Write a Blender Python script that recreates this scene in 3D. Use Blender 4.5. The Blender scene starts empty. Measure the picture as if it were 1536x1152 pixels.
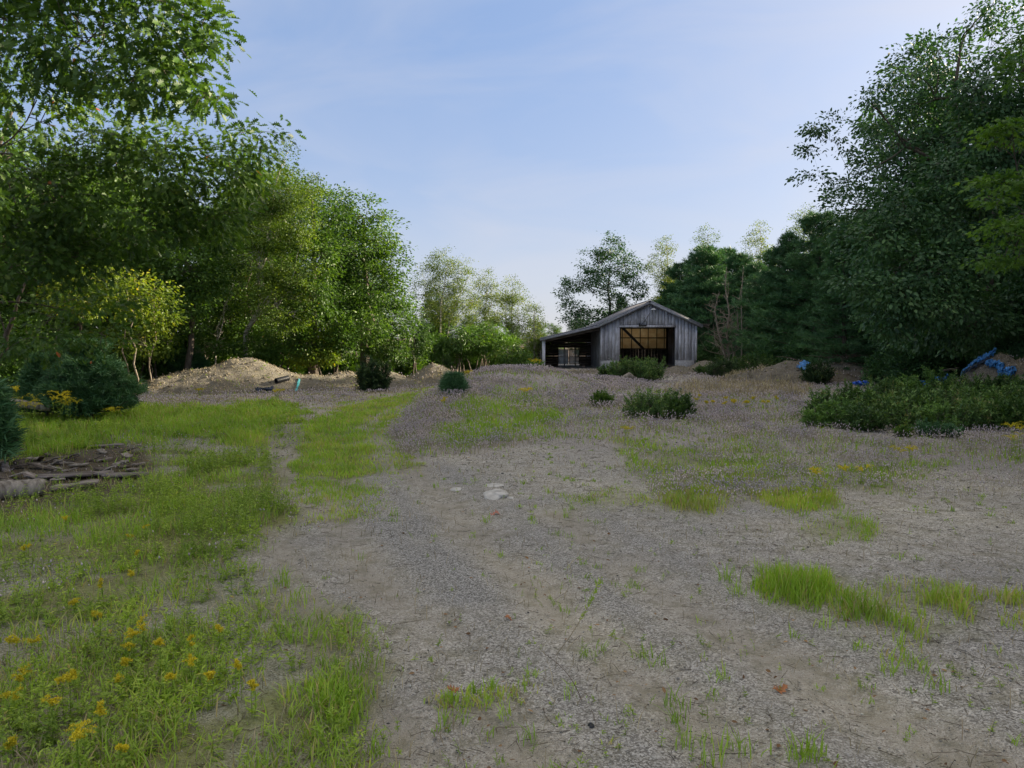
import bpy, math, random
import numpy as np
from math import sin, cos, pi, radians

# ------------------------------------------------------------------ camera, world, sun, exposure
S = bpy.context.scene
COL = S.collection
FPX = 1109.3
PITCH = math.atan(63 / FPX)
CAMZ = 1.6
cam_d = bpy.data.cameras.new("camera")
cam = bpy.data.objects.new("camera", cam_d)
COL.objects.link(cam)
cam_d.sensor_width = 36
cam_d.lens = 26.0
cam_d.clip_end = 3000
cam.location = (0, 0, CAMZ)
cam.rotation_euler = (pi / 2 - PITCH, 0, 0)
S.camera = cam

SUN_AZ, SUN_EL = radians(66), radians(19)
w = bpy.data.worlds.new("World")
S.world = w
w.use_nodes = True
nt = w.node_tree
for n in list(nt.nodes):
    nt.nodes.remove(n)
wo = nt.nodes.new("ShaderNodeOutputWorld")
bg = nt.nodes.new("ShaderNodeBackground")
sky = nt.nodes.new("ShaderNodeTexSky")
sky.sky_type = 'NISHITA'
sky.sun_disc = False
sky.sun_elevation = SUN_EL
sky.sun_rotation = SUN_AZ
sky.air_density = 1.0
sky.dust_density = 1.2
sky.ozone_density = 3.0
bg.inputs[1].default_value = 0.15
gm = nt.nodes.new("ShaderNodeGamma"); gm.inputs[1].default_value = .32      # flattens the clear-sky contrast, lifting the zenith for more light from above
hs = nt.nodes.new("ShaderNodeHueSaturation"); hs.inputs['Saturation'].default_value = 1.5


def wmix(kind, fac, a, b):
    m = nt.nodes.new("ShaderNodeMix"); m.data_type = 'RGBA'; m.blend_type = kind; m.clamp_factor = False
    for s_, v in ((m.inputs[0], fac), (m.inputs[6], a), (m.inputs[7], b)):
        if isinstance(v, (int, float)): s_.default_value = v
        elif isinstance(v, tuple): s_.default_value = (*v, 1)
        else: nt.links.new(v, s_)
    return m.outputs[2]


def wmath(op, a, b=None):
    m = nt.nodes.new("ShaderNodeMath"); m.operation = op
    for k, v in enumerate((a, b)):
        if v is None: continue
        if isinstance(v, (int, float)): m.inputs[k].default_value = v
        else: nt.links.new(v, m.inputs[k])
    return m.outputs[0]


wtc = nt.nodes.new("ShaderNodeTexCoord")
nt.links.new(sky.outputs[0], gm.inputs[0]); nt.links.new(gm.outputs[0], hs.inputs['Color'])
SKY_TINT, GLOW, HAZE = (.52, .625, .85), (1.25, .98, .50), (1.36, 1.32, 1.34)
base_sky = wmix('MULTIPLY', 1.0, hs.outputs[0], SKY_TINT)
# pale haze band low over the horizon
wsep = nt.nodes.new("ShaderNodeSeparateXYZ"); nt.links.new(wtc.outputs['Generated'], wsep.inputs[0])
hz = wmath('POWER', 2.718, wmath('MULTIPLY', wmath('MAXIMUM', wsep.outputs[2], 0.0), -6.0))
c1 = wmix('MIX', wmath('MULTIPLY', hz, .75), base_sky, HAZE)
# bright warm aureole round the low sun
wdot = nt.nodes.new("ShaderNodeVectorMath"); wdot.operation = 'DOT_PRODUCT'
nt.links.new(wtc.outputs['Generated'], wdot.inputs[0])
wdot.inputs[1].default_value = (sin(SUN_AZ) * cos(SUN_EL), cos(SUN_AZ) * cos(SUN_EL), sin(SUN_EL))
gl_ = wmath('POWER', wmath('MAXIMUM', wdot.outputs['Value'], 0.0), 5.5)
c2 = wmix('ADD', 1.0, c1, wmix('MULTIPLY', 1.0, gl_, GLOW))
# faint streaks of cirrus
wm_ = nt.nodes.new("ShaderNodeMapping"); wm_.inputs['Scale'].default_value = (1.6, 1.0, 5.5); wm_.inputs['Rotation'].default_value = (0, .35, .5)
nt.links.new(wtc.outputs['Generated'], wm_.inputs[0])
wc = nt.nodes.new("ShaderNodeTexNoise"); wc.inputs['Scale'].default_value = 1.7; wc.inputs['Detail'].default_value = 6; wc.inputs['Distortion'].default_value = .8
nt.links.new(wm_.outputs[0], wc.inputs['Vector'])
wcr = nt.nodes.new("ShaderNodeMapRange"); wcr.inputs[1].default_value = .45; wcr.inputs[2].default_value = .75; wcr.inputs[4].default_value = .30
nt.links.new(wc.outputs['Fac'], wcr.inputs[0])
c2 = wmix('MIX', wcr.outputs[0], c2, (1.30, 1.27, 1.33))
# bright cloud veil added overhead, out of view, to light the ground; wispy lower edge
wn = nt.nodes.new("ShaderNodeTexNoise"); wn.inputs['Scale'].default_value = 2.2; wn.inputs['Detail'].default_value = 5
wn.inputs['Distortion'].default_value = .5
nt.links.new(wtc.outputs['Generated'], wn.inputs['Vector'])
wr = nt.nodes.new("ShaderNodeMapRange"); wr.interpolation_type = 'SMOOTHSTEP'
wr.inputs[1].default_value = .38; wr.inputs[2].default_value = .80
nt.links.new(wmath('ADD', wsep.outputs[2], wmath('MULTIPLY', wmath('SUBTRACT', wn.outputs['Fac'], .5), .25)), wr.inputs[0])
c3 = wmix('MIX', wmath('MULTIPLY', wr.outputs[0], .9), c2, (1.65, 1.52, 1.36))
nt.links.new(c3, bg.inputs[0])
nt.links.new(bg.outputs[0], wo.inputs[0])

sd = bpy.data.lights.new("sun", 'SUN')
sun = bpy.data.objects.new("sun", sd)
COL.objects.link(sun)
sd.energy = 3.6
sd.angle = radians(0.6)
sd.color = (1.0, 0.86, 0.64)
sun.location = (60, 30, 40)
sun.rotation_euler = (pi / 2 - SUN_EL, 0, -SUN_AZ + pi)      # -Z axis points away from the sun
vs = S.view_settings
vs.view_transform = 'Standard'
vs.look = 'None'
vs.exposure = 2.0
vs.gamma = 1
S.render.engine = 'CYCLES'
cy = S.cycles
cy.max_bounces = 6
cy.diffuse_bounces = 3
cy.glossy_bounces = 2
cy.transmission_bounces = 4
cy.transparent_max_bounces = 6
cy.use_denoising = True
cy.caustics_reflective = False
cy.caustics_refractive = False

rng = np.random.default_rng(11)
random.seed(5)

# ------------------------------------------------------------------ picture <-> place
FW = np.array([0, cos(PITCH), -sin(PITCH)])
UP = np.array([0, sin(PITCH), cos(PITCH)])


def ray(px, py):
    return FW + np.array([1., 0, 0]) * (px - 768) / FPX + UP * (576 - py) / FPX


def P(px, py, Y):
    d = ray(px, py)
    return np.array([0, 0, CAMZ]) + d * (Y / d[1])


def G(px, py, h=0.0):
    d = ray(px, py)
    return np.array([0, 0, CAMZ]) + d * ((CAMZ - h) / -d[2])


def to_px(x, y):
    yc = y * FW[1] + (-CAMZ) * FW[2]
    zc = y * UP[1] + (-CAMZ) * UP[2]
    yc = np.maximum(yc, 0.05)
    return 768 + FPX * x / yc, 576 - FPX * zc / yc


# ------------------------------------------------------------------ noise
_T = np.random.default_rng(3).random((256, 256))


def vn(x, y, s=1.0, seed=0):
    x = np.asarray(x) / s + seed * 17.3
    y = np.asarray(y) / s + seed * 5.7
    xi = np.floor(x).astype(int); yi = np.floor(y).astype(int)
    fx = x - xi; fy = y - yi
    fx = fx * fx * (3 - 2 * fx); fy = fy * fy * (3 - 2 * fy)
    a = _T[xi % 256, yi % 256]; b = _T[(xi + 1) % 256, yi % 256]
    c = _T[xi % 256, (yi + 1) % 256]; d = _T[(xi + 1) % 256, (yi + 1) % 256]
    return (a * (1 - fx) + b * fx) * (1 - fy) + (c * (1 - fx) + d * fx) * fy


def fbm(x, y, s=1.0, o=3, seed=0):
    t = 0; a = .5; n = 0
    for k in range(o):
        t = t + a * vn(x, y, s / 2 ** k, seed + k); n += a; a *= .5
    return t / n


def sstep(a, b, x):
    t = np.clip((x - a) / (b - a), 0, 1)
    return t * t * (3 - 2 * t)


# ------------------------------------------------------------------ ground height and mounds
def gauss(x, y, cx, cy, sx, sy, h, p=1.0):
    r = ((x - cx) / sx) ** 2 + ((y - cy) / sy) ** 2
    return h * np.exp(-r ** p)


def H(x, y):
    x = np.asarray(x, float); y = np.asarray(y, float)
    z = .035 * (fbm(x, y, 2.2, 3, 1) - .5) + .012 * (vn(x, y, .35, 4) - .5)
    # low weedy rise in the middle
    z = z + gauss(x, y, .1, 23.6, 2.2, 3.6, .62, 1.9) + gauss(x, y, -1.2, 18.6, 1.35, 3.2, .34, 1.7)
    z = z + gauss(x, y, 2.5, 27, 3, 4, .15)
    z = z + .06 * (fbm(x, y, .8, 2, 6) - .5) * sstep(11, 16, y)
    return z


PATHS = [[(520, 690), (500, 760), (545, 840), (640, 950), (790, 1160), (900, 1400)], [(425, 650), (425, 700), (420, 780), (450, 900), (560, 1060), (640, 1300)],
         [(820, 760), (900, 820), (1010, 890), (1180, 990), (1480, 1160)], [(620, 700), (690, 780), (830, 900), (1010, 1050), (1180, 1200)]]


LAWN_RUTS = [[(425, 690), (415, 665), (430, 640), (500, 612), (590, 593), (665, 585)], [(585, 715), (575, 670), (548, 640), (580, 618), (650, 596)]]


def path_d(x, y, paths=None):
    d = np.full(np.shape(x), 1e9)
    for pth in (PATHS if paths is None else paths):
        w_ = [G(*q)[:2] for q in pth]
        for (ax, ay), (bx, by) in zip(w_[:-1], w_[1:]):
            ex, ey = bx - ax, by - ay
            tt = np.clip(((x - ax) * ex + (y - ay) * ey) / (ex * ex + ey * ey), 0, 1)
            d = np.minimum(d, np.hypot(x - ax - ex * tt, y - ay - ey * tt))
    return d


MOUNDS = []          # (fn, bbox)


def mound_peaks(peaks, seed):
    def f(x, y):
        x = np.asarray(x, float); y = np.asarray(y, float)
        z = np.full(x.shape, -0.25)
        for (cx, cy_, h, sx, sy, sharp) in peaks:
            r = np.sqrt(((x - cx) / sx) ** 2 + ((y - cy_) / sy) ** 2)
            q = (h + .12) * np.maximum(1 - np.sqrt(r * r + sharp ** 2) + sharp, -1.) - .12
            z = np.maximum(z, q) + .06 * np.exp(-np.abs(z - q) / .12)
        z = z + .20 * (fbm(x, y, 1.1, 3, seed) - .5) + .09 * (fbm(x, y, .34, 2, seed + 3) - .5)
        return z
    return f


def ztop(x, y):
    z = H(x, y)
    for f, (x0, x1, y0, y1) in MOUNDS:
        m = (x > x0) & (x < x1) & (y > y0) & (y < y1)
        if np.any(m):
            q = np.where(m, f(x, y), -9)
            z = np.maximum(z, q)
    return z


# ------------------------------------------------------------------ mesh builder
class MB:
    def __init__(s):
        s.V = []; s.F = []; s.T = []; s.n = 0

    def add(s, V, faces, tint=None):
        V = np.asarray(V, float).reshape(-1, 3)
        if not isinstance(faces, list):
            faces = [faces]
        for f in faces:
            s.F.append(np.asarray(f, np.int64) + s.n)
        s.V.append(V)
        if tint is None:
            tint = np.full(len(V), .5)
        elif np.isscalar(tint):
            tint = np.full(len(V), float(tint))
        s.T.append(np.asarray(tint, float))
        s.n += len(V)

    def box(s, x0, x1, y0, y1, z0, z1, tint=None):
        v = [(x0, y0, z0), (x1, y0, z0), (x1, y1, z0), (x0, y1, z0), (x0, y0, z1), (x1, y0, z1), (x1, y1, z1), (x0, y1, z1)]
        s.add(v, np.array([(0, 3, 2, 1), (4, 5, 6, 7), (0, 1, 5, 4), (1, 2, 6, 5), (2, 3, 7, 6), (3, 0, 4, 7)]), tint)

    def beam(s, a, b, w_, h_, tint=None, up=(0, 0, 1)):
        a = np.asarray(a, float); b = np.asarray(b, float)
        d = b - a; L = np.linalg.norm(d); d /= L
        u = np.cross(d, up); u /= np.linalg.norm(u); v = np.cross(u, d)
        P_ = []
        for q in (a, b):
            for (i, j) in ((-1, -1), (1, -1), (1, 1), (-1, 1)):
                P_.append(q + u * i * w_ / 2 + v * j * h_ / 2)
        s.add(P_, np.array([(0, 1, 2, 3), (7, 6, 5, 4), (0, 4, 5, 1), (1, 5, 6, 2), (2, 6, 7, 3), (3, 7, 4, 0)]), tint)

    def build(s, name, mat, parent=None, smooth=False, loc=None):
        V = np.concatenate(s.V) if s.V else np.zeros((0, 3))
        if loc is not None:
            V = V - np.asarray(loc)
        me = bpy.data.meshes.new(name)
        me.vertices.add(len(V))
        me.vertices.foreach_set("co", V.astype(np.float32).ravel())
        lt = np.concatenate([np.full(len(f), f.shape[1], np.int32) for f in s.F])
        li = np.concatenate([f.ravel() for f in s.F]).astype(np.int32)
        ls = np.concatenate([[0], np.cumsum(lt)[:-1]]).astype(np.int32)
        me.loops.add(len(li)); me.polygons.add(len(lt))
        me.loops.foreach_set("vertex_index", li)
        me.polygons.foreach_set("loop_start", ls)
        if smooth:
            me.polygons.foreach_set("use_smooth", np.ones(len(lt), bool))
        at = me.attributes.new("tint", 'FLOAT', 'POINT')
        at.data.foreach_set("value", np.concatenate(s.T).astype(np.float32))
        me.update(calc_edges=True)
        me.materials.append(mat)
        o = bpy.data.objects.new(name, me)
        COL.objects.link(o)
        if parent is not None:
            o.parent = parent
        elif loc is not None:
            o.location = loc
        return o


def tag(o, label=None, cat=None, group=None, kind=None):
    if label: o["label"] = label
    if cat: o["category"] = cat
    if group: o["group"] = group
    if kind: o["kind"] = kind
    return o


def empty(name, loc, label=None, cat=None, group=None):
    o = bpy.data.objects.new(name, None)
    o.empty_display_size = .1
    o.location = [float(v) for v in loc]
    COL.objects.link(o)
    return tag(o, label, cat, group)


def nrm(v):
    return v / np.maximum(np.linalg.norm(v, axis=-1, keepdims=True), 1e-9)


def tubes(mb, P0, P1, C, r0, r1, nseg=4, sides=5, tint=None, cap=False):
    P0 = np.atleast_2d(P0).astype(float); P1 = np.atleast_2d(P1).astype(float); C = np.atleast_2d(C).astype(float)
    n = len(P0)
    r0 = np.broadcast_to(r0, (n,)); r1 = np.broadcast_to(r1, (n,))
    t = np.linspace(0, 1, nseg + 1)[None, :, None]
    pts = (1 - t) ** 2 * P0[:, None] + 2 * t * (1 - t) * C[:, None] + t ** 2 * P1[:, None]
    d = nrm(P1 - P0)
    ref = np.where(np.abs(d[:, 2:3]) > .8, np.array([[1., 0, 0]]), np.array([[0, 0, 1.]]))
    u = nrm(np.cross(d, ref)); v = np.cross(d, u)
    rr = (r0[:, None] * (1 - t[..., 0]) + r1[:, None] * t[..., 0])
    a = np.arange(sides) * 2 * pi / sides
    ring = u[:, None, :] * np.cos(a)[None, :, None] + v[:, None, :] * np.sin(a)[None, :, None]
    V = pts[:, :, None, :] + ring[:, None] * rr[:, :, None, None]
    base = np.arange(n)[:, None, None] * (nseg + 1) * sides + np.arange(nseg)[None, :, None] * sides
    k = np.arange(sides)[None, None]; k2 = (k + 1) % sides
    F = np.stack([base + k, base + k2, base + k2 + sides, base + k + sides], -1).reshape(-1, 4)
    tt = None if tint is None else np.repeat(np.broadcast_to(tint, (n,)), (nseg + 1) * sides)
    fs = [F]
    if cap:
        off = np.arange(n)[:, None] * (nseg + 1) * sides
        fs.append(off + np.arange(sides)[::-1][None])
        fs.append(off + nseg * sides + np.arange(sides)[None])
    mb.add(V.reshape(-1, 3), fs, tt)


def polytube(mb, pts, rads, sides=9, rough=0.0, tint=None, seed=0, cap=True):
    pts = np.asarray(pts, float); m = len(pts)
    tg = np.gradient(pts, axis=0); tg = nrm(tg)
    ref = np.array([0, 1., 0]) if abs(tg[:, 2]).mean() > .6 else np.array([0, 0, 1.])
    u = nrm(np.cross(tg, ref)); v = np.cross(tg, u)
    a = np.arange(sides) * 2 * pi / sides
    r = np.asarray(rads, float)[:, None] * (1 + rough * (np.random.default_rng(seed).random((m, sides)) - .5) * 2)
    V = pts[:, None] + (u[:, None] * np.cos(a)[None, :, None] + v[:, None] * np.sin(a)[None, :, None]) * r[..., None]
    b = np.arange(m - 1)[:, None] * sides; k = np.arange(sides)[None]; k2 = (k + 1) % sides
    F = np.stack([b + k, b + k2, b + k2 + sides, b + k + sides], -1).reshape(-1, 4)
    fs = [F]
    if cap:
        fs += [np.arange(sides)[::-1][None], (m - 1) * sides + np.arange(sides)[None]]
    mb.add(V.reshape(-1, 3), fs, tint)


# ------------------------------------------------------------------ leaves
def _oakleaf():
    xs = [0, .14, .22, .32, .44, .52, .64, .70, .82, .88, 1.0]
    ys = [.01, .03, .17, .06, .30, .09, .34, .10, .22, .06, .0]
    V = []
    for x, y in zip(xs, ys):
        V += [(x, 0, -.08 * x * x), (x, y, .05 * y - .08 * x * x + y * .25), (x, -y, .05 * y - .08 * x * x + y * .25)]
    F = []
    for i in range(10):
        a, b = 3 * i, 3 * i + 3
        F += [(a, b, b + 1, a + 1), (a, a + 2, b + 2, b)]
    return np.array(V), np.array(F)


OAK = _oakleaf()
LEAF4 = (np.array([(0, 0, 0), (.45, .30, .07), (1, 0, -.06), (.45, -.30, .07)]), np.array([(0, 2, 1), (0, 3, 2)]))
LEAF6 = (np.array([(0, 0, 0), (.30, .24, .05), (.65, .22, .03), (1, 0, -.1), (.65, -.22, .03), (.30, -.24, .05), (.5, 0, -.03)]),
         np.array([(0, 6, 1), (1, 6, 2), (2, 6, 3), (0, 5, 6), (5, 4, 6), (4, 3, 6)]))
NARROW = (np.array([(0, 0, 0), (.42, .155, .03), (1, 0, -.08), (.42, -.155, .03)]), np.array([(0, 2, 1), (0, 3, 2)]))
_s5 = []
_s5f = []
for _k in range(5):           # maple-like, five points
    _a = (-2 + _k) * .62; _L = [.62, .85, 1., .85, .62][_k]
    _s5.append((.12 + cos(_a) * _L * .88, sin(_a) * _L * .62, -.05 * _L))
_mv = [(0, 0, 0), (.28, -.20, .03), (.45, -.13, .03), (.45, .13, .03), (.28, .20, .03), (.4, 0, .0)] + _s5
MAPLE = (np.array(_mv), np.array([(0, 1, 6), (1, 2, 7), (2, 3, 8), (3, 4, 9), (4, 0, 10), (0, 5, 1), (1, 5, 2), (2, 5, 3), (3, 5, 4), (4, 5, 0)]))


def put_leaves(mb, pos, dirs, nor, size, tint, tpl):
    n = len(pos)
    X = nrm(dirs)
    Z = nrm(nor - X * np.sum(nor * X, 1, keepdims=True))
    Yv = np.cross(Z, X)
    TV, TF = tpl
    size = np.broadcast_to(size, (n,))
    V = (TV[None, :, 0:1] * X[:, None] + TV[None, :, 1:2] * Yv[:, None] + TV[None, :, 2:3] * Z[:, None]) * size[:, None, None] + pos[:, None]
    F = (TF[None] + (np.arange(n) * len(TV))[:, None, None]).reshape(-1, TF.shape[1])
    mb.add(V.reshape(-1, 3), F, np.repeat(np.broadcast_to(tint, (n,)), len(TV)))


def rsph(n, r=rng):
    return nrm(r.normal(size=(n, 3)))


# ------------------------------------------------------------------ materials
def mat_base(name):
    m = bpy.data.materials.new(name)
    m.use_nodes = True
    t = m.node_tree
    for n in list(t.nodes):
        t.nodes.remove(n)
    out = t.nodes.new("ShaderNodeOutputMaterial")
    return m, t, out


def N(t, typ, **kw):
    n = t.nodes.new(typ)
    for k, v in kw.items():
        setattr(n, k, v)
    return n


def ramp(t, stops, fac=None, interp='LINEAR'):
    r = N(t, "ShaderNodeValToRGB")
    r.color_ramp.interpolation = interp
    e = r.color_ramp.elements
    e[0].position, e[0].color = stops[0][0], (*stops[0][1], 1)
    e[1].position, e[1].color = stops[-1][0], (*stops[-1][1], 1)
    for p, c in stops[1:-1]:
        q = e.new(p); q.color = (*c, 1)
    if fac is not None:
        t.links.new(fac, r.inputs[0])
    return r


def noise(t, scale, detail=4, rough=.55, vec=None, dist=0):
    n = N(t, "ShaderNodeTexNoise")
    n.inputs['Scale'].default_value = scale
    n.inputs['Detail'].default_value = detail
    n.inputs['Roughness'].default_value = rough
    n.inputs['Distortion'].default_value = dist
    if vec is not None:
        t.links.new(vec, n.inputs['Vector'])
    return n


def mixc(t, fac, a, b, mode='MIX'):
    m = N(t, "ShaderNodeMix", data_type='RGBA', blend_type=mode)
    for s_, v in ((m.inputs[0], fac), (m.inputs[6], a), (m.inputs[7], b)):
        if isinstance(v, (int, float)):
            s_.default_value = v
        elif isinstance(v, tuple):
            s_.default_value = (*v, 1)
        else:
            t.links.new(v, s_)
    return m.outputs[2]


def math_(t, op, a, b=None, clamp=False):
    m = N(t, "ShaderNodeMath", operation=op, use_clamp=clamp)
    for i, v in enumerate((a, b)):
        if v is None: continue
        if isinstance(v, (int, float)): m.inputs[i].default_value = v
        else: t.links.new(v, m.inputs[i])
    return m.outputs[0]


def principled(t, col, rough=.8, spec=.3, nor=None):
    p = N(t, "ShaderNodeBsdfPrincipled")
    if isinstance(col, tuple): p.inputs['Base Color'].default_value = (*col, 1)
    else: t.links.new(col, p.inputs['Base Color'])
    if isinstance(rough, (int, float)): p.inputs['Roughness'].default_value = rough
    else: t.links.new(rough, p.inputs['Roughness'])
    p.inputs['Specular IOR Level'].default_value = spec
    if nor is not None: t.links.new(nor, p.inputs['Normal'])
    return p


def bump(t, h, strength=.4, dist=.02):
    b = N(t, "ShaderNodeBump")
    b.inputs['Strength'].default_value = strength
    b.inputs['Distance'].default_value = dist
    t.links.new(h, b.inputs['Height'])
    return b.outputs[0]


def leafmat(name, stops, trans=.35, tcol=(1.25, 1.25, .45), rough=.5, spec=.35, clump=.9):
    m, t, out = mat_base(name)
    a = N(t, "ShaderNodeAttribute", attribute_name="tint")
    r = ramp(t, stops, a.outputs['Fac'])
    geo = N(t, "ShaderNodeNewGeometry")
    nz = noise(t, clump, 2, .5, geo.outputs['Position'])
    mul = ramp(t, [(.3, (.72, .76, .8)), (.7, (1.22, 1.18, 1.0))], nz.outputs['Fac'])
    c = mixc(t, 1.0, r.outputs[0], mul.outputs[0], 'MULTIPLY')
    p = principled(t, c, rough, spec)
    tr = N(t, "ShaderNodeBsdfTranslucent")
    c2 = mixc(t, 1.0, c, tcol, 'MULTIPLY')
    t.links.new(c2, tr.inputs[0])
    mx = N(t, "ShaderNodeMixShader")
    mx.inputs[0].default_value = trans
    t.links.new(p.outputs[0], mx.inputs[1]); t.links.new(tr.outputs[0], mx.inputs[2])
    t.links.new(mx.outputs[0], out.inputs[0])
    return m


M = {}
M['oak'] = leafmat('oak_leaf', [(0, (.036, .085, .018)), (.55, (.075, .155, .028)), (.93, (.14, .23, .04)), (.985, (.14, .20, .03)), (1, (.45, .12, .03))])
M['oak_dark'] = leafmat('dark_oak_leaf', [(0, (.034, .088, .040)), (.6, (.066, .155, .064)), (1, (.13, .235, .08))], trans=.25, tcol=(1.1, 1.2, .5))
M['maple'] = leafmat('maple_leaf', [(0, (.045, .11, .018)), (.6, (.085, .17, .03)), (1, (.15, .25, .035))], trans=.4)
M['bright'] = leafmat('bright_maple_leaf', [(0, (.06, .14, .025)), (.6, (.10, .21, .035)), (1, (.17, .30, .045))], trans=.45)
M['yellow'] = leafmat('yellow_green_leaf', [(0, (.09, .16, .02)), (.6, (.17, .24, .03)), (.9, (.32, .33, .03)), (1, (.55, .40, .03))], trans=.45)
M['birch'] = leafmat('birch_leaf', [(0, (.08, .15, .03)), (.6, (.16, .245, .05)), (1, (.29, .32, .09))], trans=.4, tcol=(1.3, 1.15, .5))
M['birch_green'] = leafmat('green_birch_leaf', [(0, (.06, .12, .02)), (.6, (.12, .20, .03)), (1, (.21, .28, .04))], trans=.45, tcol=(1.3, 1.2, .4))
M['needle'] = leafmat('pine_needle', [(0, (.045, .12, .055)), (.6, (.085, .20, .090)), (1, (.15, .28, .11))], trans=.12, rough=.55, clump=.5)
M['shrub'] = leafmat('shrub_leaf', [(0, (.035, .085, .022)), (.6, (.065, .14, .035)), (1, (.13, .22, .05))], trans=.25)
M['shrub_dark'] = leafmat('dark_shrub_leaf', [(0, (.024, .055, .024)), (.6, (.045, .095, .036)), (1, (.13, .19, .06))], trans=.2)
M['fern'] = leafmat('sweetfern_leaf', [(0, (.045, .095, .034)), (.5, (.10, .195, .062)), (.85, (.20, .33, .09)), (1, (.25, .21, .11))], trans=.2)
M['sweetfern_light'] = leafmat('light_sweetfern_leaf', [(0, (.06, .13, .035)), (.5, (.12, .24, .06)), (1, (.22, .37, .09))], trans=.25)
M['sumac'] = leafmat('sumac_leaf', [(0, (.05, .12, .025)), (.6, (.09, .19, .03)), (.95, (.16, .26, .04)), (1, (.40, .28, .04))], trans=.35)
M['grass'] = leafmat('grass_blade', [(0, (.16, .25, .04)), (.35, (.26, .41, .05)), (.7, (.33, .52, .06)), (.88, (.48, .54, .10)), (1, (.52, .42, .22))], trans=.35, tcol=(1.15, 1.2, .5), rough=.45, clump=2.)
M['weed'] = leafmat('weed_leaf', [(0, (.17, .26, .05)), (.5, (.31, .45, .065)), (.88, (.44, .57, .10)), (1, (.50, .36, .14))], trans=.4, clump=2.)
M['clover'] = leafmat('clover_head', [(0, (.38, .32, .36)), (.5, (.58, .51, .57)), (.85, (.72, .65, .71)), (1, (.38, .38, .20))], trans=.2, tcol=(1, 1, 1), rough=.9, spec=.1, clump=1.5)
M['clover_stem'] = leafmat('clover_stem', [(0, (.27, .21, .18)), (.5, (.28, .28, .16)), (1, (.42, .37, .29))], trans=.15, tcol=(1, 1, .8), rough=.8, clump=1.5)
M['straw'] = leafmat('straw', [(0, (.26, .21, .15)), (.5, (.43, .37, .26)), (1, (.60, .52, .34))], trans=.25, tcol=(1, 1, .8), rough=.7, clump=1.5)
M['gold'] = leafmat('goldenrod_bloom', [(0, (.50, .41, .02)), (.6, (.72, .61, .03)), (1, (.80, .72, .08))], trans=.25, tcol=(1, 1, .6), rough=.7)
M['dead'] = leafmat('dead_twig', [(0, (.12, .085, .075)), (1, (.26, .20, .18))], trans=0.0, rough=.9, spec=.1)


def barkmat(name, a, b, scale=14, stretch=.25, bstr=.7):
    m, t, out = mat_base(name)
    tc = N(t, "ShaderNodeTexCoord")
    mp = N(t, "ShaderNodeMapping"); mp.inputs['Scale'].default_value = (1, 1, stretch)
    t.links.new(tc.outputs['Object'], mp.inputs[0])
    n1 = noise(t, scale, 6, .65, mp.outputs[0], .3)
    r = ramp(t, [(.3, a), (.7, b)], n1.outputs['Fac'])
    p = principled(t, r.outputs[0], .9, .2, bump(t, n1.outputs['Fac'], bstr, .02))
    t.links.new(p.outputs[0], out.inputs[0])
    return m


M['bark'] = barkmat('bark', (.045, .036, .030), (.17, .14, .115))
M['bark_pale'] = barkmat('pale_bark', (.16, .13, .10), (.36, .31, .25))
M['dead_wood'] = barkmat('dead_wood', (.09, .075, .06), (.42, .38, .33), 18, .12)
M['log'] = None


def birchbark():
    m, t, out = mat_base('birch_bark')
    tc = N(t, "ShaderNodeTexCoord")
    mp = N(t, "ShaderNodeMapping"); mp.inputs['Scale'].default_value = (2, 2, 16)
    t.links.new(tc.outputs['Object'], mp.inputs[0])
    n1 = noise(t, 1.0, 4, .6, mp.outputs[0])
    r = ramp(t, [(.36, (.06, .05, .045)), (.46, (.42, .38, .33)), (.7, (.62, .59, .53))], n1.outputs['Fac'])
    p = principled(t, r.outputs[0], .75, .3)
    t.links.new(p.outputs[0], out.inputs[0])
    return m


M['birch_bark'] = birchbark()


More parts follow.
